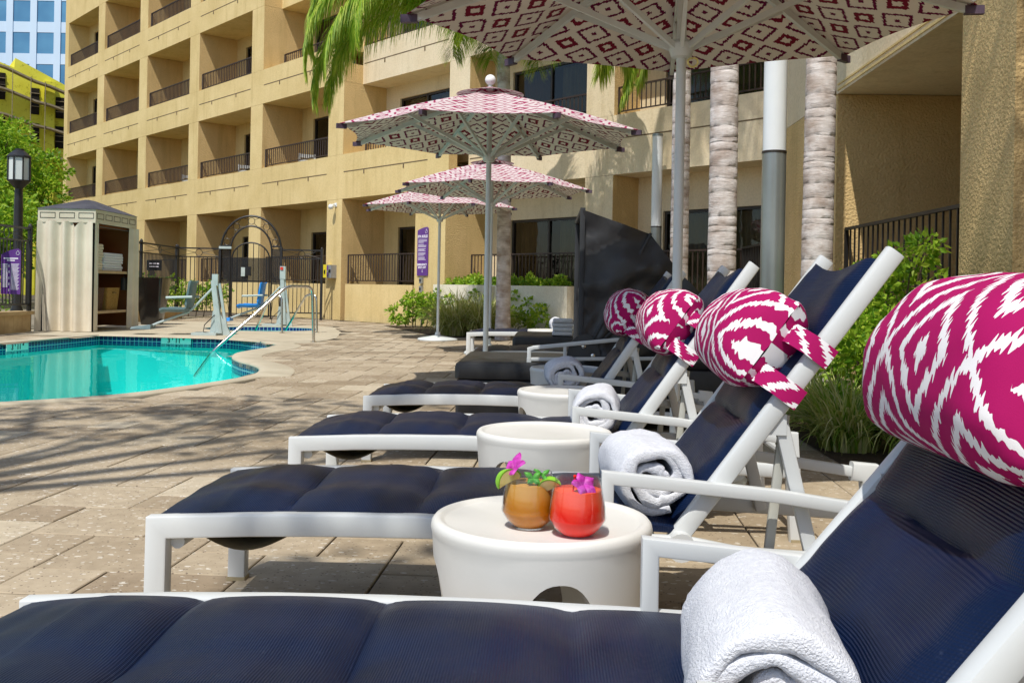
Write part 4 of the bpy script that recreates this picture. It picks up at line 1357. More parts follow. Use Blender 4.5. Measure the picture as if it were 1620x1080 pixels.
# hood: front bow upright, then a bow half way, then the tail resting low behind
HW = 1.16
def bow(x, z, y): return Vector((x, y, z))
bows = [[(.0, .50), (.0, 1.42)], [(.04, .50), (.44, 1.27)], [(.06, .50), (.62, 1.04)], [(.10, .46), (.92, .74)], [(.14, .42), (1.04, .46)]]
tops = [b_[1] for b_ in bows]
def hood_side(y, flip):
    def f(u, v):
        k = u * (len(tops) - 1); i = min(int(k), len(tops) - 2); f_ = k - i
        tp = Vector((tops[i][0], 0, tops[i][1])).lerp(Vector((tops[i + 1][0], 0, tops[i + 1][1])), f_)
        bs = Vector((bows[i][0][0], 0, bows[i][0][1])).lerp(Vector((bows[i + 1][0][0], 0, bows[i + 1][0][1])), f_)
        p = bs.lerp(tp, v)
        wr = .050 * noise.noise(Vector((p.x * 3.2 + p.z * 1.5, p.z * 6 - p.x * 2, y * 3))) + .030 * abs(noise.noise(Vector((p.x * 9, p.z * 16 - p.x * 6, 7 + y)))) + .014 * math.sin(v * 26 + u * 9) * (1 - v) ** 1.2 * math.sin(PI * u) + .012 * math.sin(u * 22 + v * 5) * v * (1 - v) * 2
        return Vector((p.x, y + (wr + .02 * math.sin(PI * u) * math.sin(PI * v)) * (1 if flip else -1), p.z))
    return f
mb = MB()
for y, fl in ((.0, False), (HW, True)):
    for dup in (False, True):
        mb.grid(hood_side(y, fl), 40, 24, flip=dup)
def hood_top(u, v):
    k = u * (len(tops) - 1); i = min(int(k), len(tops) - 2); f_ = k - i
    tp = Vector((tops[i][0], 0, tops[i][1])).lerp(Vector((tops[i + 1][0], 0, tops[i + 1][1])), f_)
    sag = -.025 * math.sin(PI * f_) * math.sin(PI * v)
    return Vector((tp.x, v * HW, tp.z + sag + .006 * math.sin(v * 40) * math.sin(PI * f_)))
for dup in (False, True): mb.grid(hood_top, 40, 24, flip=dup)
mb.build('hood', 'black_fabric', db, angle=50)
for i, (bs, tp) in enumerate(bows[:3]):
    mb = MB(); a = Vector((bs[0], -.006, bs[1])); b_ = Vector((tp[0], -.006, tp[1])); c = b_ + Vector((0, HW + .012, 0)); d = a + Vector((0, HW + .012, 0))
    rw = .017 if i == 0 else .009
    mb.sweep([a, b_, c, d], rrect(rw * 2, rw * 1.6, .004), (b_ - a).cross(Vector((0, 1, 0))), )
    mb.build('hood_bow', 'hood_trim', db)
mb = MB()   # pivot plate with two screws
pts = [(-.11, 0)] + [(.0 + .11 * math.cos(PI - PI * k / 14), .17 * math.sin(PI * k / 14)) for k in range(1, 14)] + [(.11, 0)]
Mp = Matrix.Translation((.02, -.03, .45)) @ Matrix.Rotation(R(90), 4, 'X')
mb.prism(pts, 0, .02, Mp); pp = mb.build('pivot_plate', 'black_fabric', db)
for q in ((.0, .09), (.06, .03)):
    mb = MB(); mb.lathe([(.014, 0), (.014, .006), (.006, .009)], 14); mb.v = [Mp @ (v + Vector((q[0], q[1], .02))) for v in mb.v]; mb.build('screw', 'steel', pp)
mb = MB(); yy = -.06
mb.sweep([(-.33, yy, .45), (-.33, yy, .515), (-.30, yy, .525), (.22, yy, .585), (.62, yy, .60)], rrect(.026, .026, .005), YN)
mb.sweep([(-.33, yy, .45), (.62, yy, .475)], rrect(.026, .024, .005), YN)
mb.sweep([(-.10, yy, .46), (-.10, yy, .545)], rrect(.022, .022, .004), YN)
mb.sweep([(.60, yy, .0), (.60, yy, .6)], rrect(.03, .03, .005), YN)
mb.sweep([(-.33, yy, .0), (-.33, yy, .46)], rrect(.03, .03, .005), YN)
mb.build('arm_frame', 'white_metal', db)

# ================================================================== TOWEL HUT (cabana)
HX, HY = -8.36, 17.5
hut = thing('towel_hut', 'canvas curtained towel hut with dark hipped roof beside the pool', 'cabana', (HX, HY, 0))
HWd, HLn = .96, 1.85
def Hh(x, y, z): return Vector((HX + x, HY + y, z))
mb = MB()
for x in (.03, HWd - .03):
    for y in (.03, HLn - .03):
        mb.box((x - .03, y - .03, .0), (x + .03, y + .03, 2.12), Hh)
mb.build('frame', 'iron_black', hut, True)
mb = MB()
for y0, y1, x0, x1 in ((-.03, .0, -.03, HWd + .03), (HLn, HLn + .03, -.03, HWd + .03), (0, HLn, -.03, 0), (0, HLn, HWd, HWd + .03)):
    mb.box((x0, y0, 1.93), (x1, y1, 2.17), Hh)
va = mb.build('valance', 'valance_canvas', hut, True)
mb = MB()
def rect_line(mb, M, x0, x1, z0, z1, w_=.008, d=.004):
    for a, b_, c, d_ in ((x0, z0, x1, z0 + w_), (x0, z1 - w_, x1, z1), (x0, z0 + w_, x0 + w_, z1 - w_), (x1 - w_, z0 + w_, x1, z1 - w_)):
        mb.box((a, b_, .0), (c, d_, d), M)
Mf = wall_frame(Hh(-.03, -.031, 1.93), (1, 0, 0)); Ms = wall_frame(Hh(HWd + .031, -.03, 1.93), (0, 1, 0))
for k in range(3): rect_line(mb, Mf, .04 + k * .34, .04 + k * .34 + .27, .075, .175)
for k in range(5): rect_line(mb, Ms, .06 + k * .37, .06 + k * .37 + .29, .075, .175)
mb.build('trim_pattern', 'ink_black', va, True)
mb = MB()
b0 = [Hh(-.05, -.05, 2.172), Hh(HWd + .05, -.05, 2.172), Hh(HWd + .05, HLn + .05, 2.172), Hh(-.05, HLn + .05, 2.172)]
tp = [Hh(HWd / 2 - .03, HLn * .42, 2.40), Hh(HWd / 2 + .03, HLn * .42, 2.40), Hh(HWd / 2 + .03, HLn * .58, 2.40), Hh(HWd / 2 - .03, HLn * .58, 2.40)]
mb.rings([b0, tp], True, True); mb.build('roof', 'roof_slate', hut, True)
def curtain(p0, p1, z0, z1, amp, waves, seed, name='curtain', gather=0, flare=.0, sag=None):
    p0 = Vector(p0); p1 = Vector(p1); d = (p1 - p0); ln = d.length; dn = d.normalized(); nn = Vector((dn.y, -dn.x, 0))
    mb = MB(); rr = random.Random(seed); ph = rr.uniform(0, 6)
    def f(u, v):
        uu = u + .02 * math.sin(u * 9 + ph)
        a = amp * (1.0 - .35 * v) * (math.sin(uu * waves * 2 * PI + ph) + .35 * math.sin(uu * waves * 5.1 + ph * 2 + v))
        x = p0 + dn * ln * (u * (1 + flare * (1 - v)) - flare * .5 * (1 - v)) + nn * a
        zt = z1 - (0.0 if sag is None else sag(u) )
        return x + Vector((0, 0, z0 + (zt - z0) * v))
    nu = int(ln * 70)
    mb.grid(f, nu, 14); mb.grid(lambda u, v: f(u, v) - nn * .004, nu, 14, flip=True)
    return mb.build(name, 'curtain_canvas', hut, True, angle=80)
sagf = lambda u: .11 * max(0, 1 - abs(u - .68) / .10) ** 1.2
curtain(Hh(-.02, -.05, 0), Hh(HWd + .0, -.05, 0), .01, 1.95, .055, 4.2, 4, flare=.02, sag=sagf)
curtain(Hh(-.05, HLn, 0), Hh(-.05, 0, 0), .01, 1.95, .02, 6, 8)
curtain(Hh(HWd + .02, -.02, 0), Hh(HWd + .02, .14, 0), .01, 1.95, .015, 1.4, 5)
curtain(Hh(HWd + .03, HLn - .28, 0), Hh(HWd + .06, HLn + .05, 0), .01, 1.93, .03, 1.6, 6, flare=.25)
mb = MB(); mb.box((.06, HLn - .10, .05), (HWd - .06, HLn - .07, 1.93), Hh); mb.box((.03, .06, .05), (.06, HLn - .10, 1.93), Hh); mb.box((.06, .06, 1.90), (HWd - .04, HLn - .1, 1.925), Hh)
mb.build('lining', 'orange_lining', hut, True)
for z in (.32, 1.05):
    mb = MB(); mb.box((.07, .05, z), (HWd - .02, HLn - .11, z + .045), Hh); mb.build('shelf', 'wood_shelf', hut, True)
mb = MB(); mb.tube([Hh(HWd - .02, .05, 1.88), Hh(HWd - .02, HLn - .05, 1.88)], .012, 8); mb.build('curtain_rod', 'iron_black', hut, True)
mb = MB(); mb.box((HWd - .42, .6, .0), (HWd - .38, .64, 1.9), Hh); mb.build('centre_post', 'iron_black', hut, True)
rr = random.Random(3)
def towel_stack(x0, x1, y0, y1, z, n, label, mat='towel_white'):
    t = thing('folded_towels', label, 'towels', tuple(Hh((x0 + x1) / 2, (y0 + y1) / 2, z)))
    for k in range(n):
        j = rr.uniform(-.015, .015); j2 = rr.uniform(-.03, .02)
        mb = MB(); soft_box(mb, HX + x0 + j, HX + x1 + j, HY + y0 + j2, HY + y1 + j2, z + k * .048, z + k * .048 + .047, .02, .006)
        mb.build('towel', mat, t, True, angle=60)
towel_stack(.50, .92, .16, .50, 1.097, 10, 'taller stack of folded cream towels on the hut shelf behind the curtain', 'valance_canvas')
towel_stack(.45, .88, .62, 1.50, 1.097, 7, 'white folded towels piled on the upper shelf of the hut')
def basket(x0, x1, y0, y1, z, h, mat, label):
    t = thing('wicker_basket', label, 'basket', tuple(Hh((x0 + x1) / 2, (y0 + y1) / 2, z)))
    mb = MB()
    cx_, cy_ = HX + (x0 + x1) / 2, HY + (y0 + y1) / 2
    rings = []
    rows = 22
    for k in range(rows + 1):
        zz = z + h * k / rows; g_ = .86 + .14 * k / rows; bm = .004 * (k % 2)
        rings.append([Vector((cx_ + px * g_ + math.copysign(bm, px), cy_ + py * g_ + math.copysign(bm, py), zz)) for px, py in rrect(x1 - x0, y1 - y0, .03, 2)])
    rings.append([Vector((cx_ + px * .93, cy_ + py * .93, z + h)) for px, py in rrect(x1 - x0, y1 - y0, .03, 2)])
    rings.append([Vector((cx_ + px * .85, cy_ + py * .85, z + .02)) for px, py in rrect(x1 - x0, y1 - y0, .03, 2)])
    mb.rings(rings, True, True); mb.build('body', mat, t, True, flat=True)
    mb = MB(); mb.sweep([(HX + x1 - .004, cy_ - .05, z + h * .78), (HX + x1 + .012, cy_ - .05, z + h * .78), (HX + x1 + .012, cy_ + .05, z + h * .78), (HX + x1 - .004, cy_ + .05, z + h * .78)], [(-.004, -.012), (.004, -.012), (.004, .012), (-.004, .012)], (0, 0, 1))
    mb.build('handle', 'ink_black', t, True)
basket(.42, .86, .85, 1.45, .366, .42, 'basket', 'golden wicker basket on the lower hut shelf')
basket(.40, .84, .15, .80, .366, .42, 'basket_dark', 'dark wicker basket left of the golden one in the hut')
t = thing('dark_bag', 'black bag hanging under the upper hut shelf', 'bag', tuple(Hh(.9, 1.6, .8)))
mb = MB(); soft_box(mb, HX + .86, HX + .93, HY + 1.45, HY + 1.68, .74, .98, .02); mb.tube([Hh(.9, 1.5, .97), Hh(.9, 1.56, 1.04), Hh(.9, 1.63, .97)], .006, 6); mb.build('pouch', 'ink_black', t, True)

# ================================================================== FENCES
def fence(P0, P1, label, z0=.22, zt=1.80, loops=True, step=.105, panels=1):
    P0 = Vector((*P0, 0)); P1 = Vector((*P1, 0)); t = thing('iron_fence', label, 'fence', tuple(P0))
    dv = P1 - P0; Ln = dv.length; dv.normalize(); nrm = Vector((dv.y, -dv.x, 0)); up = Vector((0, 0, 1))
    sq = lambda w_: [(-w_, -w_), (w_, -w_), (w_, w_), (-w_, w_)]
    mb = MB()
    for z, w_ in ((zt, .018), (zt - .22, .014), (z0 + .06, .016)):
        mb.sweep([P0 + up * z, P1 + up * z], sq(w_), nrm)
    mb.build('rail_set', 'iron_black', t, True)
    mb = MB(); n_ = int(Ln / step)
    for i in range(1, n_):
        q = P0 + dv * (Ln * i / n_); mb.box((q.x - .008, q.y - .008, z0 + .07), (q.x + .008, q.y + .008, zt - .235))
    mb.build('pickets', 'iron_black', t, True)
    for i in range(panels + 1):
        q = P0 + dv * (Ln * i / panels); mb = MB(); mb.box((q.x - .03, q.y - .03, .0), (q.x + .03, q.y + .03, zt + .05)); mb.lathe([(.035, zt + .05), (.02, zt + .08), (.005, zt + .09)], 8, (q.x, q.y, 0))
        mb.build('post', 'iron_black', t, True)
    if loops:
        mb = MB(); zc = zt - .11
        for i in range(panels):
            c = P0 + dv * (Ln * (i + .5) / panels) + up * zc
            ring = [c + (dv * math.cos(2 * PI * k / 20) + up * math.sin(2 * PI * k / 20)) * .085 for k in range(21)]
            mb.tube(ring, .008, 6, cap=False)
            hl = Ln / panels / 2 - .05
            for sx_ in (-1, 1):
                for sz in (-1, 1):
                    mb.tube([c + dv * sx_ * .09, c + dv * sx_ * hl + up * sz * .09], .006, 5)
        mb.build('scrollwork', 'iron_black', t, True)
    return t
fence((-8.52, 12.6), (-8.46, 17.35), 'black iron fence carrying the purple notices left of the curtained hut', .42, panels=3, step=.11)
fence((-8.30, 19.7), (-8.62, 25.4), 'black iron fence running back behind the tall black planter', .42, panels=2)
fence((-8.62, 25.5), (-7.55, 25.55), 'short iron fence panel joining the arched gate on its left', .12)
fence((-5.98, 25.6), (-4.93, 25.6), 'short iron fence panel between the arched gate and the stucco pillar', .12)
# arched gate
gt = thing('arched_gate', 'black iron arched gate with rings in the arch and mesh panels', 'gate', (-6.75, 25.6, 0))
GX0, GX1, GY = -7.55, -5.98, 25.6
gc = (GX0 + GX1) / 2; gw = (GX1 - GX0) / 2
mb = MB()
def arc(rx, rz, zc, n=24): return [Vector((gc + rx * math.cos(PI - PI * k / n), GY, zc + rz * math.sin(PI * k / n))) for k in range(n + 1)]
mb.tube([Vector((GX0, GY, 0))] + arc(gw, .92, 1.74) + [Vector((GX1, GY, 0))], .028, 8)
mb.tube([Vector((gc - gw + .25, GY, 0))] + arc(gw - .25, .66, 1.74) + [Vector((gc + gw - .25, GY, 0))], .024, 8)
mb.box((GX0, GY - .02, 1.86), (GX0 + .25, GY + .02, 1.90)); mb.box((GX1 - .25, GY - .02, 1.86), (GX1, GY + .02, 1.90))
mb.build('arch_frame', 'iron_black', gt, True)
mb = MB()
for k in range(5):
    a = PI * (k + .5) / 5
    c = Vector((gc - (gw - .125) * math.cos(a), GY, 1.74 + .79 * math.sin(a)))
    mb.tube([c + Vector((math.cos(2 * PI * j / 16), 0, math.sin(2 * PI * j / 16))) * .085 for j in range(17)], .008, 6, cap=False)
    for sgn in (-1, 1):
        a2 = a + sgn * PI * .085
        for rx, rz in ((gw - .02, .90), (gw - .23, .68)):
            q = Vector((gc - rx * math.cos(a2), GY, 1.74 + rz * math.sin(a2)))
            mb.tube([c + (q - c).normalized() * .085, q], .006, 5)
for xx in (GX0 + .125, GX1 - .125):
    c = Vector((xx, GY, 1.02)); mb.tube([c + Vector((math.cos(2 * PI * j / 16), 0, math.sin(2 * PI * j / 16))) * .075 for j in range(17)], .008, 6, cap=False)
    for sx_ in (-1, 1): mb.tube([Vector((xx + sx_ * .02, GY, .94)), Vector((xx + sx_ * .11, GY, .15))], .007, 5)
mb.build('rings', 'iron_black', gt, True)
lf = MB(); l0, l1 = gc - gw + .30, gc + gw - .30
lf.tube([Vector((l0, GY - .02, .06)), Vector((l0, GY - .02, 1.5))] + [Vector((gc + (l1 - l0) / 2 * math.cos(PI - PI * k / 16), GY - .02, 1.55 + .42 * math.sin(PI * k / 16))) for k in range(17)] + [Vector((l1, GY - .02, 1.5)), Vector((l1, GY - .02, .06))], .02, 8)
lf.box((l0, GY - .035, .95), (l1, GY - .005, .99)); lf.box((l0, GY - .035, .05), (l1, GY - .005, .09))
for k in range(1, 7):
    x = l0 + (l1 - l0) * k / 7; zt_ = 1.55 + .42 * math.sqrt(max(0, 1 - ((x - gc) / ((l1 - l0) / 2)) ** 2)); lf.box((x - .008, GY - .03, .09), (x + .008, GY - .012, zt_))
lo_ = lf.build('gate_leaf', 'iron_black', gt, True)
mb = MB(); mb.box((l0 + .02, GY - .045, .99), (l1 - .02, GY - .04, 1.58)); mb.box((GX0 + .02, GY - .01, .9), (GX0 + .24, GY - .004, 1.82)); mb.box((GX1 - .24, GY - .01, .9), (GX1 - .02, GY - .004, 1.82))
mb.build('mesh_panel', 'gate_mesh', gt, True)
mb = MB(); mb.box((gc - .12, GY - .075, 1.12), (gc + .02, GY - .048, 1.35)); mb.build('notice', 'ink_black', gt, True)
mb = MB(); mb.box((gc - .23, GY - .075, 1.10), (gc - .13, GY - .048, 1.33)); mb.build('keypad', 'lift_pale', gt, True)
mb = MB(); mb.box((GX0 - .02, GY - .10, 1.80), (GX0 + .30, GY - .03, 1.86)); mb.build('door_closer', 'lift_pale', gt, True)
# stone kerb wall below the fence
t = thing('kerb_wall', 'low tan block wall under the iron fence beside the hut', 'wall', (-8.5, 14, 0))
mb = MB()
yy = 11.9
while yy < 17.3:
    mb.box((-8.62, yy + .004, 0), (-8.40, min(yy + .30, 17.35), .30)); yy += .30
yy = 19.6
while yy < 25.2:
    mb.box((-8.75, yy + .004, 0), (-8.42, yy + .30, .24)); yy += .30
mb.build('blocks', 'ledge_stone', t, True, flat=True)
mb = MB(); mb.box((-8.66, 11.9, .302), (-8.36, 17.36, .36)); mb.build('cap', 'ledge_stone', t, True)

# ================================================================== PURPLE NOTICES
def flame(parent, M, sc, mat='sign_ink'):
    mb = MB(); pts = []
    for k in range(25):
        a = 2 * PI * k / 24; r = 1
        x = .36 * math.sin(a) * (1 - .55 * max(0, math.cos(a))); z = .5 * math.cos(a) * (1.25 if math.cos(a) > 0 else .8)
        pts.append(M @ Vector((x * sc, z * sc, .004)))
    mb.tube(pts, .045 * sc, 5, cap=False); mb.build('flame_mark', mat, parent, True)
def sign_board(t, M, w_, h_, arch=.03):
    mb = MB()
    pts = [(-w_ / 2, -h_ / 2), (w_ / 2, -h_ / 2), (w_ / 2, h_ / 2)] + [(w_ / 2 - w_ * k / 8, h_ / 2 + arch - arch * (k / 8) ** 2 * 2.6 + (-arch * .0)) for k in range(1, 9)]
    mb.prism(pts, 0, .012, M); mb.build('board', 'purple_sign', t, True, flat=True)
def lines(t, M, rows, name='small_print'):
    mb = MB()
    for (x0, x1, z, h) in rows: mb.box((x0, z - h / 2, .0125), (x1, z + h / 2, .0135), M)
    mb.build(name, 'sign_ink', t, True)
# SPA RULES sign on the pillar
p_ = B(-3.62, -.012, 1.72)
t = thing('spa_rules_sign', 'purple SPA RULES notice on the stucco pillar behind the farthest umbrella', 'sign', tuple(p_))
Mx = wall_frame(p_, -DS)
sign_board(t, Mx, .42, 1.10, .03)
text_mesh('SPA RULES', .082, Mx @ Matrix.Translation((0, .36, .014)), 'lettering', 'sign_ink', t, .002)
text_mesh('EMERGENCY\nSHUT-OFF', .066, Mx @ Matrix.Translation((-.01, -.33, .014)), 'lettering', 'sign_ink', t, .002)
flame(t, Mx @ Matrix.Translation((.14, .47, .012)), .09)
rw = random.Random(2)
lines(t, Mx, [(-.17, .17, .315, .004)] + [(-.17, -.17 + rw.uniform(.2, .34), .275 - k * .026 - (k // 3) * .022, .011) for k in range(15)])
mb = MB(); mb.prism([(-.006, -.40), (.006, -.40), (.006, -.45), (.02, -.45), (0, -.48), (-.02, -.45), (-.006, -.45)], .0125, .014, Mx); mb.build('arrow', 'sign_ink', t, True)
# emergency switches + conduit
for z, nm in ((1.06, 'upper'), (.86, 'lower')):
    q = B(-3.60, -.06, z); t = thing('switch_box', 'grey electrical switch box, the %s of two under the spa notice' % nm, 'switch box', tuple(q))
    M = wall_frame(q, -DS); mb = MB(); mb.box((-.05, -.07, -.055), (.05, .07, 0), M); mb.build('box', 'grey_box', t, True); mb = MB(); mb.box((-.02, -.03, .001), (.02, .03, .016), M); mb.build('button', 'ink_black', t, True)
mb = MB(); mb.tube([B(-3.62, -.03, .78), B(-3.62, -.03, .02)], .013, 8); tag(mb.build('conduit_pipe', 'grey_box'), 'thin grey conduit running down the pillar below the switch boxes', 'pipe')
# call box on the pillar beside the gate
q = B(.42, -.001, 1.28); t = thing('emergency_phone', 'yellow and grey emergency call box on the pillar beside the fence', 'call box', tuple(q)); M = wall_frame(q, -DS)
mb = MB(); mb.box((-.24, -.17, 0), (-.06, .17, .14), M); mb.build('yellow_housing', 'yellow_box', t, True)
mb = MB(); mb.box((-.19, -.07, .141), (-.13, .03, .15), M); mb.build('window', 'ink_black', t, True)
mb = MB(); mb.box((-.03, -.18, 0), (.20, .16, .16), M); gb = mb.build('grey_housing', 'grey_box', t, True)
mb = MB(); mb.box((-.02, .03, .161), (.05, .14, .166), M); mb.box((-.02, -.14, .161), (.05, -.03, .166), M); mb.build('purple_label', 'purple_sign', gb, True)
mb = MB(); mb.box((.09, -.04, .161), (.17, .04, .17), M); mb.build('speaker', 'ink_black', gb, True)
# notices on the left fence
def fence_sign(p, w_, h_, label, big):
    t = thing('fence_notice', label, 'sign', p)
    Mx = wall_frame(p, (.98, .2, 0))
    sign_board(t, Mx, w_, h_, .04)
    return t, Mx
t, Mx = fence_sign((-8.33, 16.45, 1.02), .30, .72, 'purple emergency notice with a rounded top on the fence beside the hut', 0)
flame(t, Mx @ Matrix.Translation((.105, .32, .012)), .07)
lines(t, Mx, [(-.11, .11, .235, .022), (-.06, .06, .20, .020)] + [(-.13, -.05, .14 - k * .018, .010) for k in range(22)] + [(.0, .13 - (k % 3) * .012, .14 - k * .019, .009) for k in range(23)] + [(-.035, -.02, .11 - k * .10, .04) for k in range(5)])
t, Mx = fence_sign((-8.50, 15.85, 1.02), .42, 1.15, 'tall purple pool rules notice cut by the left edge with a pale band', 1)
flame(t, Mx @ Matrix.Translation((.135, .47, .012)), .15)
mb = MB(); mb.box((-.21, .20, .0125), (.21, .32, .015), Mx); mb.build('pale_band', 'valance_canvas', t, True)
text_mesh('MINUTE', .09, Mx @ Matrix.Translation((-.0, .26, .017)), 'lettering', 'grey_box', t, .001)
text_mesh('RULES', .10, Mx @ Matrix.Translation((-.03, .13, .014)), 'lettering', 'sign_ink', t, .002)
lines(t, Mx, [(-.18, .17, .06, .005)] + [(-.17, .03 + .12 * math.sin(k * 2.1) ** 2, -.02 - k * .065, .014) for k in range(8)])
# small dark sign on the back fence
t = thing('small_fence_sign', 'small black sign on the fence above the tall black planter', 'sign', (-8.43, 23.2, 1.30)); Mx = wall_frame((-8.40, 23.2, 1.30), (.9, .45, 0))
mb = MB(); mb.box((-.17, -.12, 0), (.17, .12, .01), Mx); mb.build('board', 'ink_black', t, True); lines(t, Mx, [(-.10, -.04, .04, .03), (-.02, .04, .04, .03), (.06, .11, .04, .03), (-.1, .1, -.03, .02)])

# ================================================================== POOLSIDE OBJECTS
t = thing('tall_planter', 'tall glossy black tapered planter beside the hut', 'planter', (-7.66, 21.1, 0))
mb = MB(); out = []
for k, z in enumerate((0, .02, .5, .97, 1.0, 1.0, .9)):
    w_ = .36 + .24 * min(1, z / .97) ** .8 if k < 5 else .54
    out.append([Vector((px, py, z)) for px, py in rrect(w_, w_, .05, 3)])
mb.rings(out, True, True); mb.build('body', 'planter_black', t, angle=40)
def pool_lift(loc, rz, seatmat, mastmat, label, tall, red):
    t = thing('pool_lift', label, 'pool lift', loc, rz, None)
    mb = MB(); mb.box((-.32, -.22, 0), (.10, .22, .045)); mb.prism([(-.05, 0), (.30, 0), (.30, .05), (.10, .42), (.0, .42)], -.03, .03, Matrix.Rotation(R(90), 4, 'X')); mb.build('base', 'lift_pale', t)
    mb = MB(); mb.sweep([(.12, 0, .03), (.0 if not tall else .06, 0, .95 if not tall else 1.22)], rrect(.12, .10, .012), YN, scales=[1.1, .85])
    mst = mb.build('mast', mastmat, t)
    mb = MB(); mb.sweep([(.24, 0, .05), (.10, 0, .90 if not tall else 1.1)], rrect(.05, .05, .01), YN); mb.build('actuator', 'lift_pale', t)
    mb = MB(); mb.box((-.02, -.05, .86), (.08, .05, 1.06)) if not tall else mb.box((.02, -.06, 1.02), (.14, .06, 1.30)); mb.build('control_box', 'lift_pale', t)
    if red:
        mb = MB(); mb.box((.03, -.075, 1.22), (.09, -.061, 1.28)); mb.build('label', 'lift_red', t)
    mb = MB(); mb.sweep([(.03, -.02, .86), (-.34, -.05, .45), (-.38, -.05, .42)], rrect(.05, .035, .008), YN); mb.build('arm', 'lift_pale', t)
    # seat shell: L profile swept across, with raised sides
    sw = .46; mb = MB()
    def prof(v):
        pts = [(-.86, .40), (-.80, .425), (-.60, .42), (-.44, .43), (-.36, .50), (-.33, .70), (-.30, .90), (-.28, .93)]
        k = v * (len(pts) - 1); i = min(int(k), len(pts) - 2); f_ = k - i
        return (pts[i][0] * (1 - f_) + pts[i + 1][0] * f_, pts[i][1] * (1 - f_) + pts[i + 1][1] * f_)
    for off, fl in ((0, False), (-.035, True)):
        def fn(u, v, off=off):
            x, z = prof(v); e = abs(2 * u - 1) ** 4
            return Vector((x - .04 * e * (1 if v > .5 else 0) + (off if v > .55 else 0), (u - .5) * sw * (1 - .12 * (v - .5) ** 2), z + .05 * e * (1 if v < .55 else .2) + (off if v <= .55 else 0)))
        mb.grid(fn, 12, 28, flip=not fl)
    for uu in (0, 1):
        mb.grid(lambda u, v, uu=uu: Vector((prof(u)[0] - .04 * (u > .5) + (-.035 * v if u > .55 else 0), (uu - .5) * sw * (1 - .12 * (u - .5) ** 2), prof(u)[1] + .05 * (1 if u < .55 else .2) + (-.035 * v if u <= .55 else 0))), 28, 1, flip=(uu == 0))
    mb.build('seat', seatmat, t, angle=60)
    for y in (-.25, .25):
        mb = MB(); mb.tube([(-.30, y, .66), (-.74, y, .64)], .022, 8); mb.build('arm_rest', 'lift_pale', t)
    mb = MB(); mb.tube([(-.40, 0, .40), (-.92, 0, .20), (-1.10, 0, .12)], .022, 8); fo = mb.build('leg_bar', 'lift_pale', t)
    mb = MB(); mb.add(*(lambda v: (v, [(0, 3, 2, 1), (4, 5, 6, 7), (0, 1, 5, 4), (1, 2, 6, 5), (2, 3, 7, 6), (3, 0, 4, 7)]))([Vector(p) for p in ((-1.36, -.17, .09), (-1.02, -.17, .09), (-1.02, .17, .09), (-1.36, .17, .09), (-1.34, -.15, .13), (-1.02, -.15, .17), (-1.02, .15, .17), (-1.34, .15, .13))])); mb.build('foot_rest', seatmat if not tall else 'lift_blue', fo)
    mb = MB(); mb.tube([(.04, -.06, .35), (-.12, -.1, .18), (-.14, -.1, .06), (.0, -.09, .03), (.06, -.07, .05)], .009, 6); mb.build('cable', 'ink_black', t)
    return t
pool_lift((-5.20, 17.25, .003), R(4), 'lift_grey', 'lift_pale', 'grey green pool lift chair at the edge of the pool', False, False)
pool_lift((-5.08, 21.6, .003), R(2), 'lift_blue', 'lift_pale', 'pool lift with a bright blue seat behind the spa', True, True)
def handrail(pts, r, label, posts=True):
    # round the corners of the polyline
    P_ = [Vector(p) for p in pts]; out = [P_[0]]
    for i in range(1, len(P_) - 1):
        a = P_[i] + (P_[i - 1] - P_[i]).normalized() * min(.12, (P_[i - 1] - P_[i]).length * .45); b_ = P_[i] + (P_[i + 1] - P_[i]).normalized() * min(.12, (P_[i + 1] - P_[i]).length * .45)
        for k in range(7):
            t_ = k / 6; out.append(a * (1 - t_) ** 2 + P_[i] * 2 * t_ * (1 - t_) + b_ * t_ ** 2)
    out.append(P_[-1])
    t = thing('handrail', label, 'handrail', tuple(P_[-1]))
    mb = MB(); mb.tube(out, r, 12); mb.build('tube', 'steel', t, True)
    mb = MB(); mb.lathe([(r + .03, 0), (r + .03, .006), (r + .005, .014)], 16, (P_[-1].x, P_[-1].y, .003)); mb.build('escutcheon', 'steel', t, True)
handrail([(-4.75, 14.9, -.5), (-4.44, 14.75, -.11), (-3.50, 15.40, .88), (-3.16, 15.66, .88), (-3.13, 15.7, .0)], .024, 'curved steel handrail dropping into the pool')
handrail([(-5.10, 19.3, -.4), (-5.02, 19.25, -.1), (-4.50, 18.5, .70), (-4.28, 18.42, .70), (-4.26, 18.4, .0)], .02, 'left steel handrail of the spa beside the blue lift')
handrail([(-4.75, 19.8, -.4), (-4.50, 19.6, -.05), (-3.93, 18.95, .72), (-3.72, 18.85, .72), (-3.70, 18.85, .0)], .02, 'right steel handrail of the spa close behind the long pool handrail')

# street lamp
lx, ly = -9.5, 19.0
t = thing('street_lamp', 'dark lantern street lamp on a pole behind the fence', 'street lamp', (lx, ly, 0))
mb = MB(); mb.lathe([(.12, 0), (.12, .3), (.085, .4), (.08, 2.3), (.07, 2.66)], 14); mb.build('pole', 'iron_black', t)
mb = MB()
mb.lathe([(.07, 2.64), (.10, 2.68), (.20, 2.78), (.215, 2.79), (.215, 2.81), (.02, 2.812)], 8)
mb.lathe([(.225, 3.24), (.225, 3.27), (.12, 3.36), (.085, 3.38), (.085, 3.41), (.05, 3.415)], 8)
for k in range(8):
    a = 2 * PI * k / 8; mb.box((.195, -.012, 2.80), (.215, .012, 3.25), Matrix.Rotation(a, 4, 'Z'))
mb.build('lantern_frame', 'iron_black', t)
mb = MB(); mb.lathe([(.193, 2.813), (.193, 3.235)], 8); mb.build('lantern_glass', 'lamp_glass', t, flat=True)
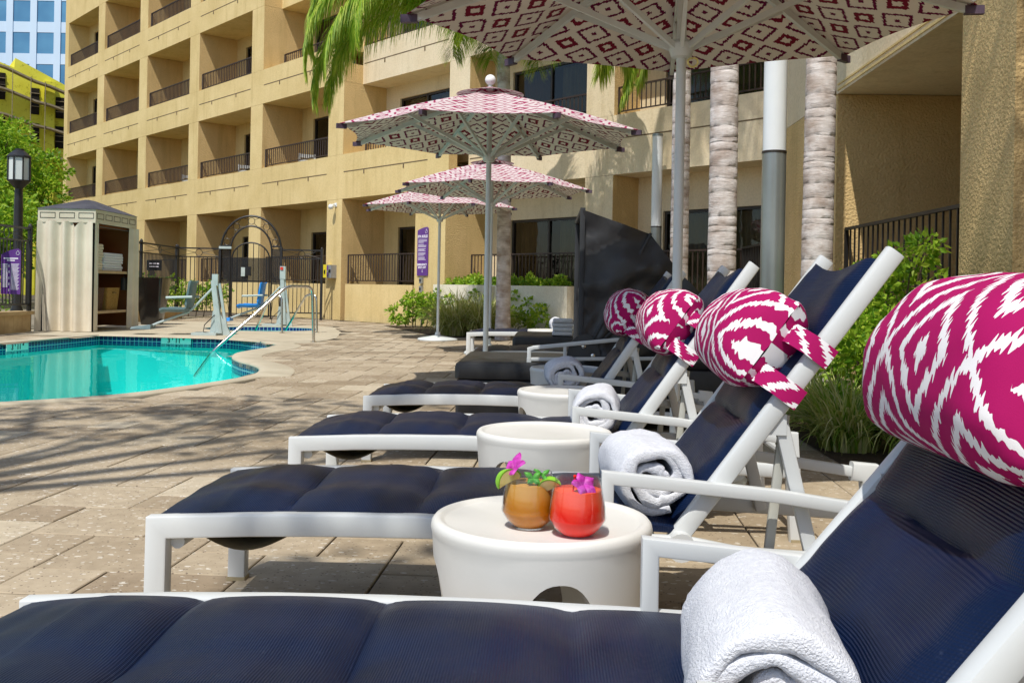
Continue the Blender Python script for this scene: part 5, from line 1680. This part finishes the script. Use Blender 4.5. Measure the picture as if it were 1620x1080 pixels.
# light columns
def light_column(x, y, label):
    t = thing('light_column', label, 'light column', (x, y, 0), 0, 'round steel light columns')
    mb = MB(); mb.tube([(0, 0, 0), (0, 0, 2.068)], .098, 28); mb.build('lower_tube', 'column_grey', t)
    mb = MB(); mb.tube([(0, 0, 2.085), (0, 0, 3.72)], .095, 28); mb.build('upper_tube', 'column_white', t)
    mb = MB(); mb.tube([(0, 0, 2.066), (0, 0, 2.086)], .101, 28); mb.build('joint_ring', 'frame_bronze', t)
    mb = MB(); mb.tube([(0, 0, 3.72), (0, 0, 3.76)], .10, 28); mb.build('cap', 'column_grey', t)
light_column(2.165, 8.25, 'thick two tone steel column between the palm trunks, white above and grey below')
light_column(2.60, 18.0, 'slim white and grey column rising behind the black hood')

# ================================================================== VEGETATION
def leaf_quad(mb, c, d, up, ln, wd, fold=.25):
    s_ = d.cross(up)
    if s_.length < 1e-4: s_ = Vector((1, 0, 0))
    s_.normalize(); n_ = s_.cross(d).normalized()
    mb.add([c, c + d * ln * .5 + s_ * wd * .5 - n_ * wd * fold * .3, c + d * ln, c + d * ln * .5 - s_ * wd * .5 - n_ * wd * fold * .3, c + d * ln * .5 + n_ * wd * fold * .3], [(0, 1, 4), (1, 2, 4), (2, 3, 4), (3, 0, 4)])
def rvec(r_): 
    while True:
        v = Vector((r_.uniform(-1, 1), r_.uniform(-1, 1), r_.uniform(-1, 1)))
        if .05 < v.length < 1: return v.normalized()
def crown(mb, blobs, n, ln, seed, droop=.2, gap=.35):
    r_ = random.Random(seed)
    tot = sum(b_[3] ** 2 for b_ in blobs)
    for bx_, by_, bz_, br_, in blobs:
        for i in range(int(n * br_ ** 2 / tot)):
            v = rvec(r_); rad_ = br_ * r_.uniform(.55, 1.05)
            p = Vector((bx_, by_, bz_)) + Vector((v.x, v.y, v.z * .85)) * rad_
            if noise.noise(p * (1.6 / max(.4, br_))) < gap - .55: continue
            d = (v + rvec(r_) * .9 + Vector((0, 0, -droop))).normalized()
            l_ = ln * r_.uniform(.6, 1.3)
            leaf_quad(mb, p, d, rvec(r_), l_, l_ * .55)
def tree(loc, blobs, n, ln, seed, label, trunk_h, tr=.12, limbs=5):
    t = thing('leafy_tree', label, 'tree', loc, 0, 'bright green trees beyond the fence')
    mb = MB(); r_ = random.Random(seed)
    mb.tube([(0, 0, 0), (.05, .03, trunk_h * .5), (0, 0, trunk_h)], [tr, tr * .8, tr * .6], 8)
    for b_ in blobs[:limbs + 3]:
        e = Vector(b_[:3]); mb.tube([Vector((0, 0, trunk_h * .8)), Vector((0, 0, trunk_h)).lerp(e, .5) + rvec(r_) * .15, e], [tr * .5, tr * .3, tr * .12], 6)
    mb.build('trunk', 'bark_dark', t)
    mb = MB(); crown(mb, blobs, n, ln, seed); mb.build('crown', 'leaf_tree', t, flat=True)
def rblobs(seed, n, R_, zc, zr, br):
    r_ = random.Random(seed); out = []
    for i in range(n):
        a = r_.uniform(0, 2 * PI); q = math.sqrt(r_.random()) * R_
        z = zc + r_.uniform(-zr, zr) * (1 - .4 * q / R_)
        out.append((q * math.cos(a), q * math.sin(a), z, br * r_.uniform(.7, 1.25)))
    return out
tree((-16.9, 30.5, 0), rblobs(1, 16, 1.7, 4.0, 2.1, .85), 10000, .17, 21, 'bright green tree behind the street lamp', 2.2)
tree((-18.6, 33, 0), rblobs(2, 14, 1.8, 3.2, 2.0, .9), 7000, .19, 22, 'darker green tree left of the street lamp at the edge', 2.2)
tree((-19.3, 37, 0), rblobs(3, 14, 1.5, 3.6, 2.1, .9), 7000, .19, 23, 'rounded tree filling the gap against the hotel corner', 2.2)
tree((-13.9, 26.5, 0), rblobs(4, 10, 1.0, 2.0, 1.0, .6), 5000, .15, 24, 'small tree seen through the fence bars above the purple notice', 1.4)
tree((-17.3, 34.5, 0), rblobs(6, 14, 1.2, 3.9, 2.6, .7), 7500, .17, 26, 'narrow bright tree between the street lamp and the hotel corner', 2.0)
tree((-23.5, 40, 0), rblobs(5, 14, 2.6, 4.4, 2.0, 1.2), 6000, .24, 25, 'tree in front of the yellow unfinished building', 2.6)
def shrub(loc, blobs, n, ln, seed, label, mat='leaf_hedge', name='shrub', group=None, gap=.3):
    t = thing(name, label, 'shrub', loc, 0, group)
    mb = MB(); r_ = random.Random(seed)
    for b_ in blobs[:14]:
        e = Vector(b_[:3]); mb.tube([Vector((e.x * .5, e.y * .5, 0)), e * .6 + Vector((0, 0, 0)), e], [.014, .01, .005], 5)
    mb.build('stems', 'bark_dark', t)
    mb = MB(); crown(mb, blobs, n, ln, seed, .1, gap); mb.build('foliage', mat, t, flat=True)
    return t
shrub((-9.35, 16.2, 0), [(x * .36 - .75, y * .55 - .6, .55 + .25 * ((x + y) % 2), .42) for x in range(3) for y in range(5)], 3600, .085, 41, 'dense bright shrub behind the fence notices')
shrub((-9.2, 23.3, 0), [(x * .45 - .4, y * .6 - 1.3, .55 + .18 * ((x + y) % 2), .42) for x in range(3) for y in range(6)], 3400, .10, 42, 'light green shrub behind the tall black planter')
shrub((-8.6, 26.5, 0), [(x * .4 - .5, 0, .55 + .12 * (x % 2), .38) for x in range(4)], 2000, .09, 43, 'round shrub seen through the back fence left of the gate')
# hedge along the right wing
def bed_blobs(pts, z, r):
    return [(p[0], p[1], z + .1 * math.sin(p[0] * 7 + p[1] * 5), r) for p in pts]
shrub((2.75, 7.2, 0), [(.0, -.2, .85, .36), (-.25, -.45, .55, .32), (-.35, .1, .6, .34), (.05, .35, .85, .36), (-.1, .8, .7, .36), (.2, 1.2, .6, .34), (-.2, 1.4, .5, .32), (.12, -.1, 1.18, .15), (.16, -.25, 1.27, .10), (.1, .3, 1.12, .14), (-.45, -.7, .42, .28), (-.2, -.9, .42, .28)], 9500, .062, 51, 'bright green climbing hedge against the rough stucco wall', 'leaf_vine')
shrub((3.0, 9.6, 0), [(.1, -.6, .55, .36), (-.1, 0, .5, .32), (.2, .5, .52, .32), (0, 1.1, .45, .3)], 2600, .06, 52, 'low green shrub at the foot of the thick palm trunks', 'leaf_vine')
# vines on the planter wall
vb = []
r_ = random.Random(9)
for k in range(26):
    s_ = -4.6 - k * .145; p = B(s_, .0 + r_.uniform(-.1, .25), .98 + r_.uniform(-.02, .10)) - Vector(tuple(B(-6.3, .2, 0)))
    vb.append((p.x, p.y, p.z, r_.uniform(.10, .19)))
for k in range(9):
    s_ = -4.8 - k * .42; p = B(s_, -.42, .78 - .12 * (k % 3)) - Vector(tuple(B(-6.3, .2, 0))); vb.append((p.x, p.y, p.z, .09))
shrub(tuple(B(-6.3, .2, 0)), vb, 3600, .095, 53, 'vine spilling over the cream planter wall', 'leaf_vine', 'climbing_vine')
lv = []
for k in range(16):
    s_ = -6.4 - k * .14; p = B(s_, -.72 + r_.uniform(-.15, .15), .18 + r_.uniform(0, .28)) - Vector(tuple(B(-7.2, -.8, 0))); lv.append((p.x, p.y, p.z, .17))
shrub(tuple(B(-7.2, -.8, 0)), lv, 2200, .09, 54, 'low leafy plants along the foot of the cream planter wall', 'leaf_vine')
shrub(tuple(B(-4.3, -.75, 0)), [(-.3, 0, .32, .28), (.1, .1, .42, .28), (.4, -.1, .36, .3), (0, .0, .62, .2), (.35, .1, .62, .2), (.6, 0, .5, .25)], 2000, .10, 55, 'loose leafy bush against the pillar under the spa notice', 'leaf_vine')
def grass_clump(loc, n, ln, spread, seed, label, mats=('blade', 'blade_pale'), width=.014, group=None):
    t = thing('grass_clump', label, 'ornamental grass', loc, 0, group); r_ = random.Random(seed)
    for mi, mt in enumerate(mats):
        mb = MB()
        for i in range(n // len(mats)):
            a = r_.uniform(0, 2 * PI); q = spread * math.sqrt(r_.random())
            b0_ = Vector((q * math.cos(a), q * math.sin(a), 0)); a2 = a + r_.uniform(-.7, .7)
            d = Vector((math.cos(a2), math.sin(a2), 0)); l_ = ln * r_.uniform(.6, 1.15); lean = r_.uniform(.35, 1.25); sd_ = Vector((-d.y, d.x, 0))
            w_ = width * r_.uniform(.7, 1.3); vs = []; fs = []
            seg = 6; ang = R(88) - lean * .25; p = b0_.copy()
            for k in range(seg + 1):
                ww_ = w_ * (1 - (k / seg) ** 2.2) + .0006
                dirv = d * math.cos(ang) + Vector((0, 0, math.sin(ang)))
                nn_ = dirv.cross(sd_)
                vs += [p - sd_ * ww_ / 2, p + nn_ * ww_ * .18, p + sd_ * ww_ / 2]
                p = p + dirv * l_ / seg; ang -= lean * 2.2 / seg
                if p.z < .015: p.z = .015
            for k in range(seg):
                o = k * 3; fs += [(o, o + 1, o + 4, o + 3), (o + 1, o + 2, o + 5, o + 4)]
            mb.add(vs, fs)
        mb.build('blades', mt, t, angle=60)
    return t
GG = 'variegated grass clumps'
grass_clump((1.97, 5.75, 0), 420, .52, .16, 61, 'striped grass clump nearest the camera below the big pillow', group=GG)
grass_clump((2.10, 6.35, 0), 380, .50, .16, 62, 'striped grass clump in the middle of the bed right of the loungers', group=GG)
grass_clump((2.32, 5.55, 0), 360, .50, .16, 63, 'striped grass clump half hidden by the largest pillow', ('blade',), group=GG)
grass_clump((2.12, 7.05, 0), 340, .48, .16, 64, 'striped grass clump at the far end of the bed by the hedge', group=GG)
for i, (x, y) in enumerate([(-1.15, 18.6), (-.62, 18.5), (-.85, 19.1)]):
    grass_clump((x + .1, y, 0), 520, .95, .26, 70 + i, ['pale green grass clump left of the farthest umbrella pole', 'pale green grass clump right of the farthest umbrella pole', 'tall pale grass clump at the back against the planter wall'][i], ('blade_pale', 'blade_pale'), .024, 'pale grasses behind the farthest umbrella')
mb = MB(); mb.poly([[(1.75, 4.9), (3.2, 4.7), (3.55, 10.9), (2.3, 10.4), (1.85, 7.6)]], .006); mb.build('planting_bed', 'soil', kind='structure')
mb = MB(); mb.poly([[tuple(B(-4.2, -.15, 0))[:2], tuple(B(-8.2, -.35, 0))[:2], tuple(B(-8.2, -1.2, 0))[:2], (-.3, 17.9), (-1.3, 18.0), tuple(B(-3.2, -.8, 0))[:2]]], .008); mb.build('planting_bed', 'soil', kind='structure')

# palms
def palm(loc, h, r0, r1, seed, label, fronds, flen=.62, ctop=None, leafn=70):
    t = thing('palm_tree', label, 'palm', loc, 0, 'queen palms among the umbrellas'); r_ = random.Random(seed)
    mb = MB(); rings = []; n_ = 28; z = 0; k = 0
    lean = (r_.uniform(-.12, .12), r_.uniform(-.12, .12))
    while z < h:
        f_ = z / h; rad_ = r0 + (r1 - r0) * f_ + .03 * max(0, .4 - z) 
        st = r_.choice((.05, .07, .09, .12, .16, .20)) * r_.uniform(.8, 1.2)
        for dz, dr in ((0, .002), (st * .25, .002), (st * .93, .0), (st * .98, -.003)):
            zz = z + dz; ph = noise.noise(Vector((0, 0, zz * 3 + seed)))
            rings.append([Vector((lean[0] * f_ * f_ + (rad_ + dr + .004 * noise.noise(Vector((math.cos(a) * 2, math.sin(a) * 2, zz * 5 + seed)))) * math.cos(a), lean[1] * f_ * f_ + (rad_ + dr + .004 * noise.noise(Vector((math.cos(a) * 2, math.sin(a) * 2, zz * 5 + seed)))) * math.sin(a), zz + .006 * math.sin(a + k) + .006 * math.sin(3 * a + k * 2))) for a in [2 * PI * j / n_ for j in range(n_)]])
        z += st; k += 1
    mb.rings(rings, True, True); mb.build('trunk', 'palm_bark', t, angle=50)
    top = Vector((lean[0], lean[1], h))
    mb = MB(); mb.lathe([(r1, h - .3), (r1 * 1.15, h), (r1 * .7, h + .5), (.04, h + .9)], 14, (lean[0], lean[1], 0)); mb.build('crownshaft', 'leaf_hedge', t)
    for fi, (az, el, ln, droop) in enumerate(fronds):
        d = Vector((math.cos(az), math.sin(az), 0)); p = top + Vector((0, 0, .5)); ang = el; pts = []; seg = 22
        for k in range(seg + 1):
            pts.append(p.copy()); p = p + (d * math.cos(ang) + Vector((0, 0, math.sin(ang)))) * (ln / seg); ang -= droop / seg * (1.3 if k > seg * .3 else .6)
        mb = MB(); mb.tube(pts, [.022 * (1 - k / (seg + 1)) + .004 for k in range(seg + 1)], 6)
        fo = mb.build('frond', 'frond', t)
        mb = MB(); sd_ = Vector((-d.y, d.x, 0))
        for k in range(leafn):
            u = .12 + .86 * k / leafn; q = u * seg; i = min(int(q), seg - 1); c = pts[i].lerp(pts[i + 1], q - i); tn = (pts[i + 1] - pts[i]).normalized()
            for s_ in (-1, 1):
                for rep in range(3 if flen > .7 else 2):
                    l_ = flen * math.sin(PI * min(.95, u * .75 + .18)) ** .7 * r_.uniform(.75, 1.15)
                    dv = (sd_ * s_ * r_.uniform(.4, .9) + tn * r_.uniform(.2, .6) + Vector((0, 0, r_.uniform(-.5, .2)))).normalized()
                    vs = []; p = c.copy(); w_ = (.014 if flen > .7 else .018) * r_.uniform(.7, 1.2); sg = 4
                    for j in range(sg + 1):
                        ww_ = w_ * (1 - (j / sg) ** 2) + .002; sx2 = dv.cross(Vector((0, 0, 1)))
                        sx2 = sx2.normalized() if sx2.length > .05 else sd_.copy()
                        vs += [p - sx2 * ww_ / 2, p + sx2 * ww_ / 2]; p = p + dv * l_ / sg; dv = (dv + Vector((0, 0, -.42))).normalized()
                    mb.add(vs, [(2 * j, 2 * j + 1, 2 * j + 3, 2 * j + 2) for j in range(sg)])
        mb.build('leaflets', 'frond', fo, angle=60)
    return t
def ring_fronds(seed, n, el=(.3, 1.1), ln=(2.4, 3.2), droop=(1.6, 2.6), az0=0):
    r_ = random.Random(seed); return [(az0 + 2 * PI * k / n + r_.uniform(-.2, .2), r_.uniform(*el), r_.uniform(*ln), r_.uniform(*droop)) for k in range(n)]
palm((-.15, 17.5, 0), 5.3, .13, .11, 1, 'slender palm trunk behind the umbrella poles with fronds hanging over the balconies',
     [(R(180), .40, 4.7, 2.05), (R(188), .62, 4.9, 2.3), (R(173), .30, 4.3, 1.8), (R(196), .50, 4.3, 2.1), (R(183), .85, 5.2, 2.7), (R(168), .65, 4.4, 2.3), (R(205), .7, 3.9, 2.4), (R(0), .35, 3.5, 2.3), (R(-14), .55, 3.9, 2.5), (R(14), .60, 3.7, 2.5), (R(-32), .4, 3.2, 2.4), (R(-60), .5, 2.6, 2.6), (R(70), .7, 2.8, 2.4), (R(120), .8, 2.8, 2.4), (R(250), .5, 2.6, 2.3), (R(-100), .1, 1.9, 2.2)], leafn=125, flen=.80)
palm((2.92, 9.5, 0), 8.6, .148, .13, 2, 'thickest palm trunk, in front of the right hotel wing', ring_fronds(2, 11), leafn=46)
palm((2.03, 9.6, 0), 9.6, .138, .12, 3, 'palm trunk left of the two tone steel column', ring_fronds(3, 11, az0=.3), leafn=46)
palm((2.27, 13.5, 0), 11.6, .125, .11, 4, 'slim palm trunk directly behind the nearest umbrella pole', ring_fronds(4, 10, az0=.5), leafn=46)

palm((2.85, 3.3, 0), 8.0, .13, .11, 5, 'palm just outside the frame whose fronds shade the near stucco column', ring_fronds(5, 11, az0=.2), leafn=46)
# tall broad tree standing left of the loungers, outside the frame: it throws the dappled shade on the pavers
tree((-3.9, .9, 0), [(-1.5, .7, 8.2, .75), (-.3, .9, 8.6, .8), (.9, .8, 8.1, .8), (1.9, .6, 8.5, .7), (.2, 1.7, 8.9, .7), (-1.2, 1.8, 8.4, .6), (1.5, 1.7, 8.6, .6), (2.8, .4, 8.3, .55), (1.9, -2.4, 8.3, .5), (.2, -3.4, 8.0, .45)], 2700, .17, 31, 'tall broad tree whose dappled shade falls on the pavers', 7.0, .16)

# patio chairs on three balconies
for k, l, ds, lab in ((1, 1, 1.5, 'small white chair on the second storey balcony above the arched gate'), (2, 1, 1.3, 'small white chair on the second storey balcony left of the arched gate'), (0, 1, 2.2, 'small grey chair on the balcony under the hanging palm fronds')):
    p = B(P * k + ds + .5, .55, ZF[l] - .46)
    t = thing('balcony_chair', lab, 'chair', tuple(p), R(30), 'chairs on the balconies')
    mb = MB(); mb.box((-.25, -.25, .42), (.25, .25, .46)); mb.build('seat', 'white_metal', t)
    mb = MB(); mb.box((-.25, .22, .52), (.25, .25, .62)); mb.box((-.25, .22, .68), (.25, .25, .78)); mb.build('backrest', 'white_metal', t)
    for sx_ in (-.23, .23):
        for sy_ in (-.23, .23):
            mb = MB(); mb.box((sx_ - .02, sy_ - .02, 0), (sx_ + .02, sy_ + .02, .42 if sy_ < 0 else .8)); mb.build('leg', 'white_metal', t)
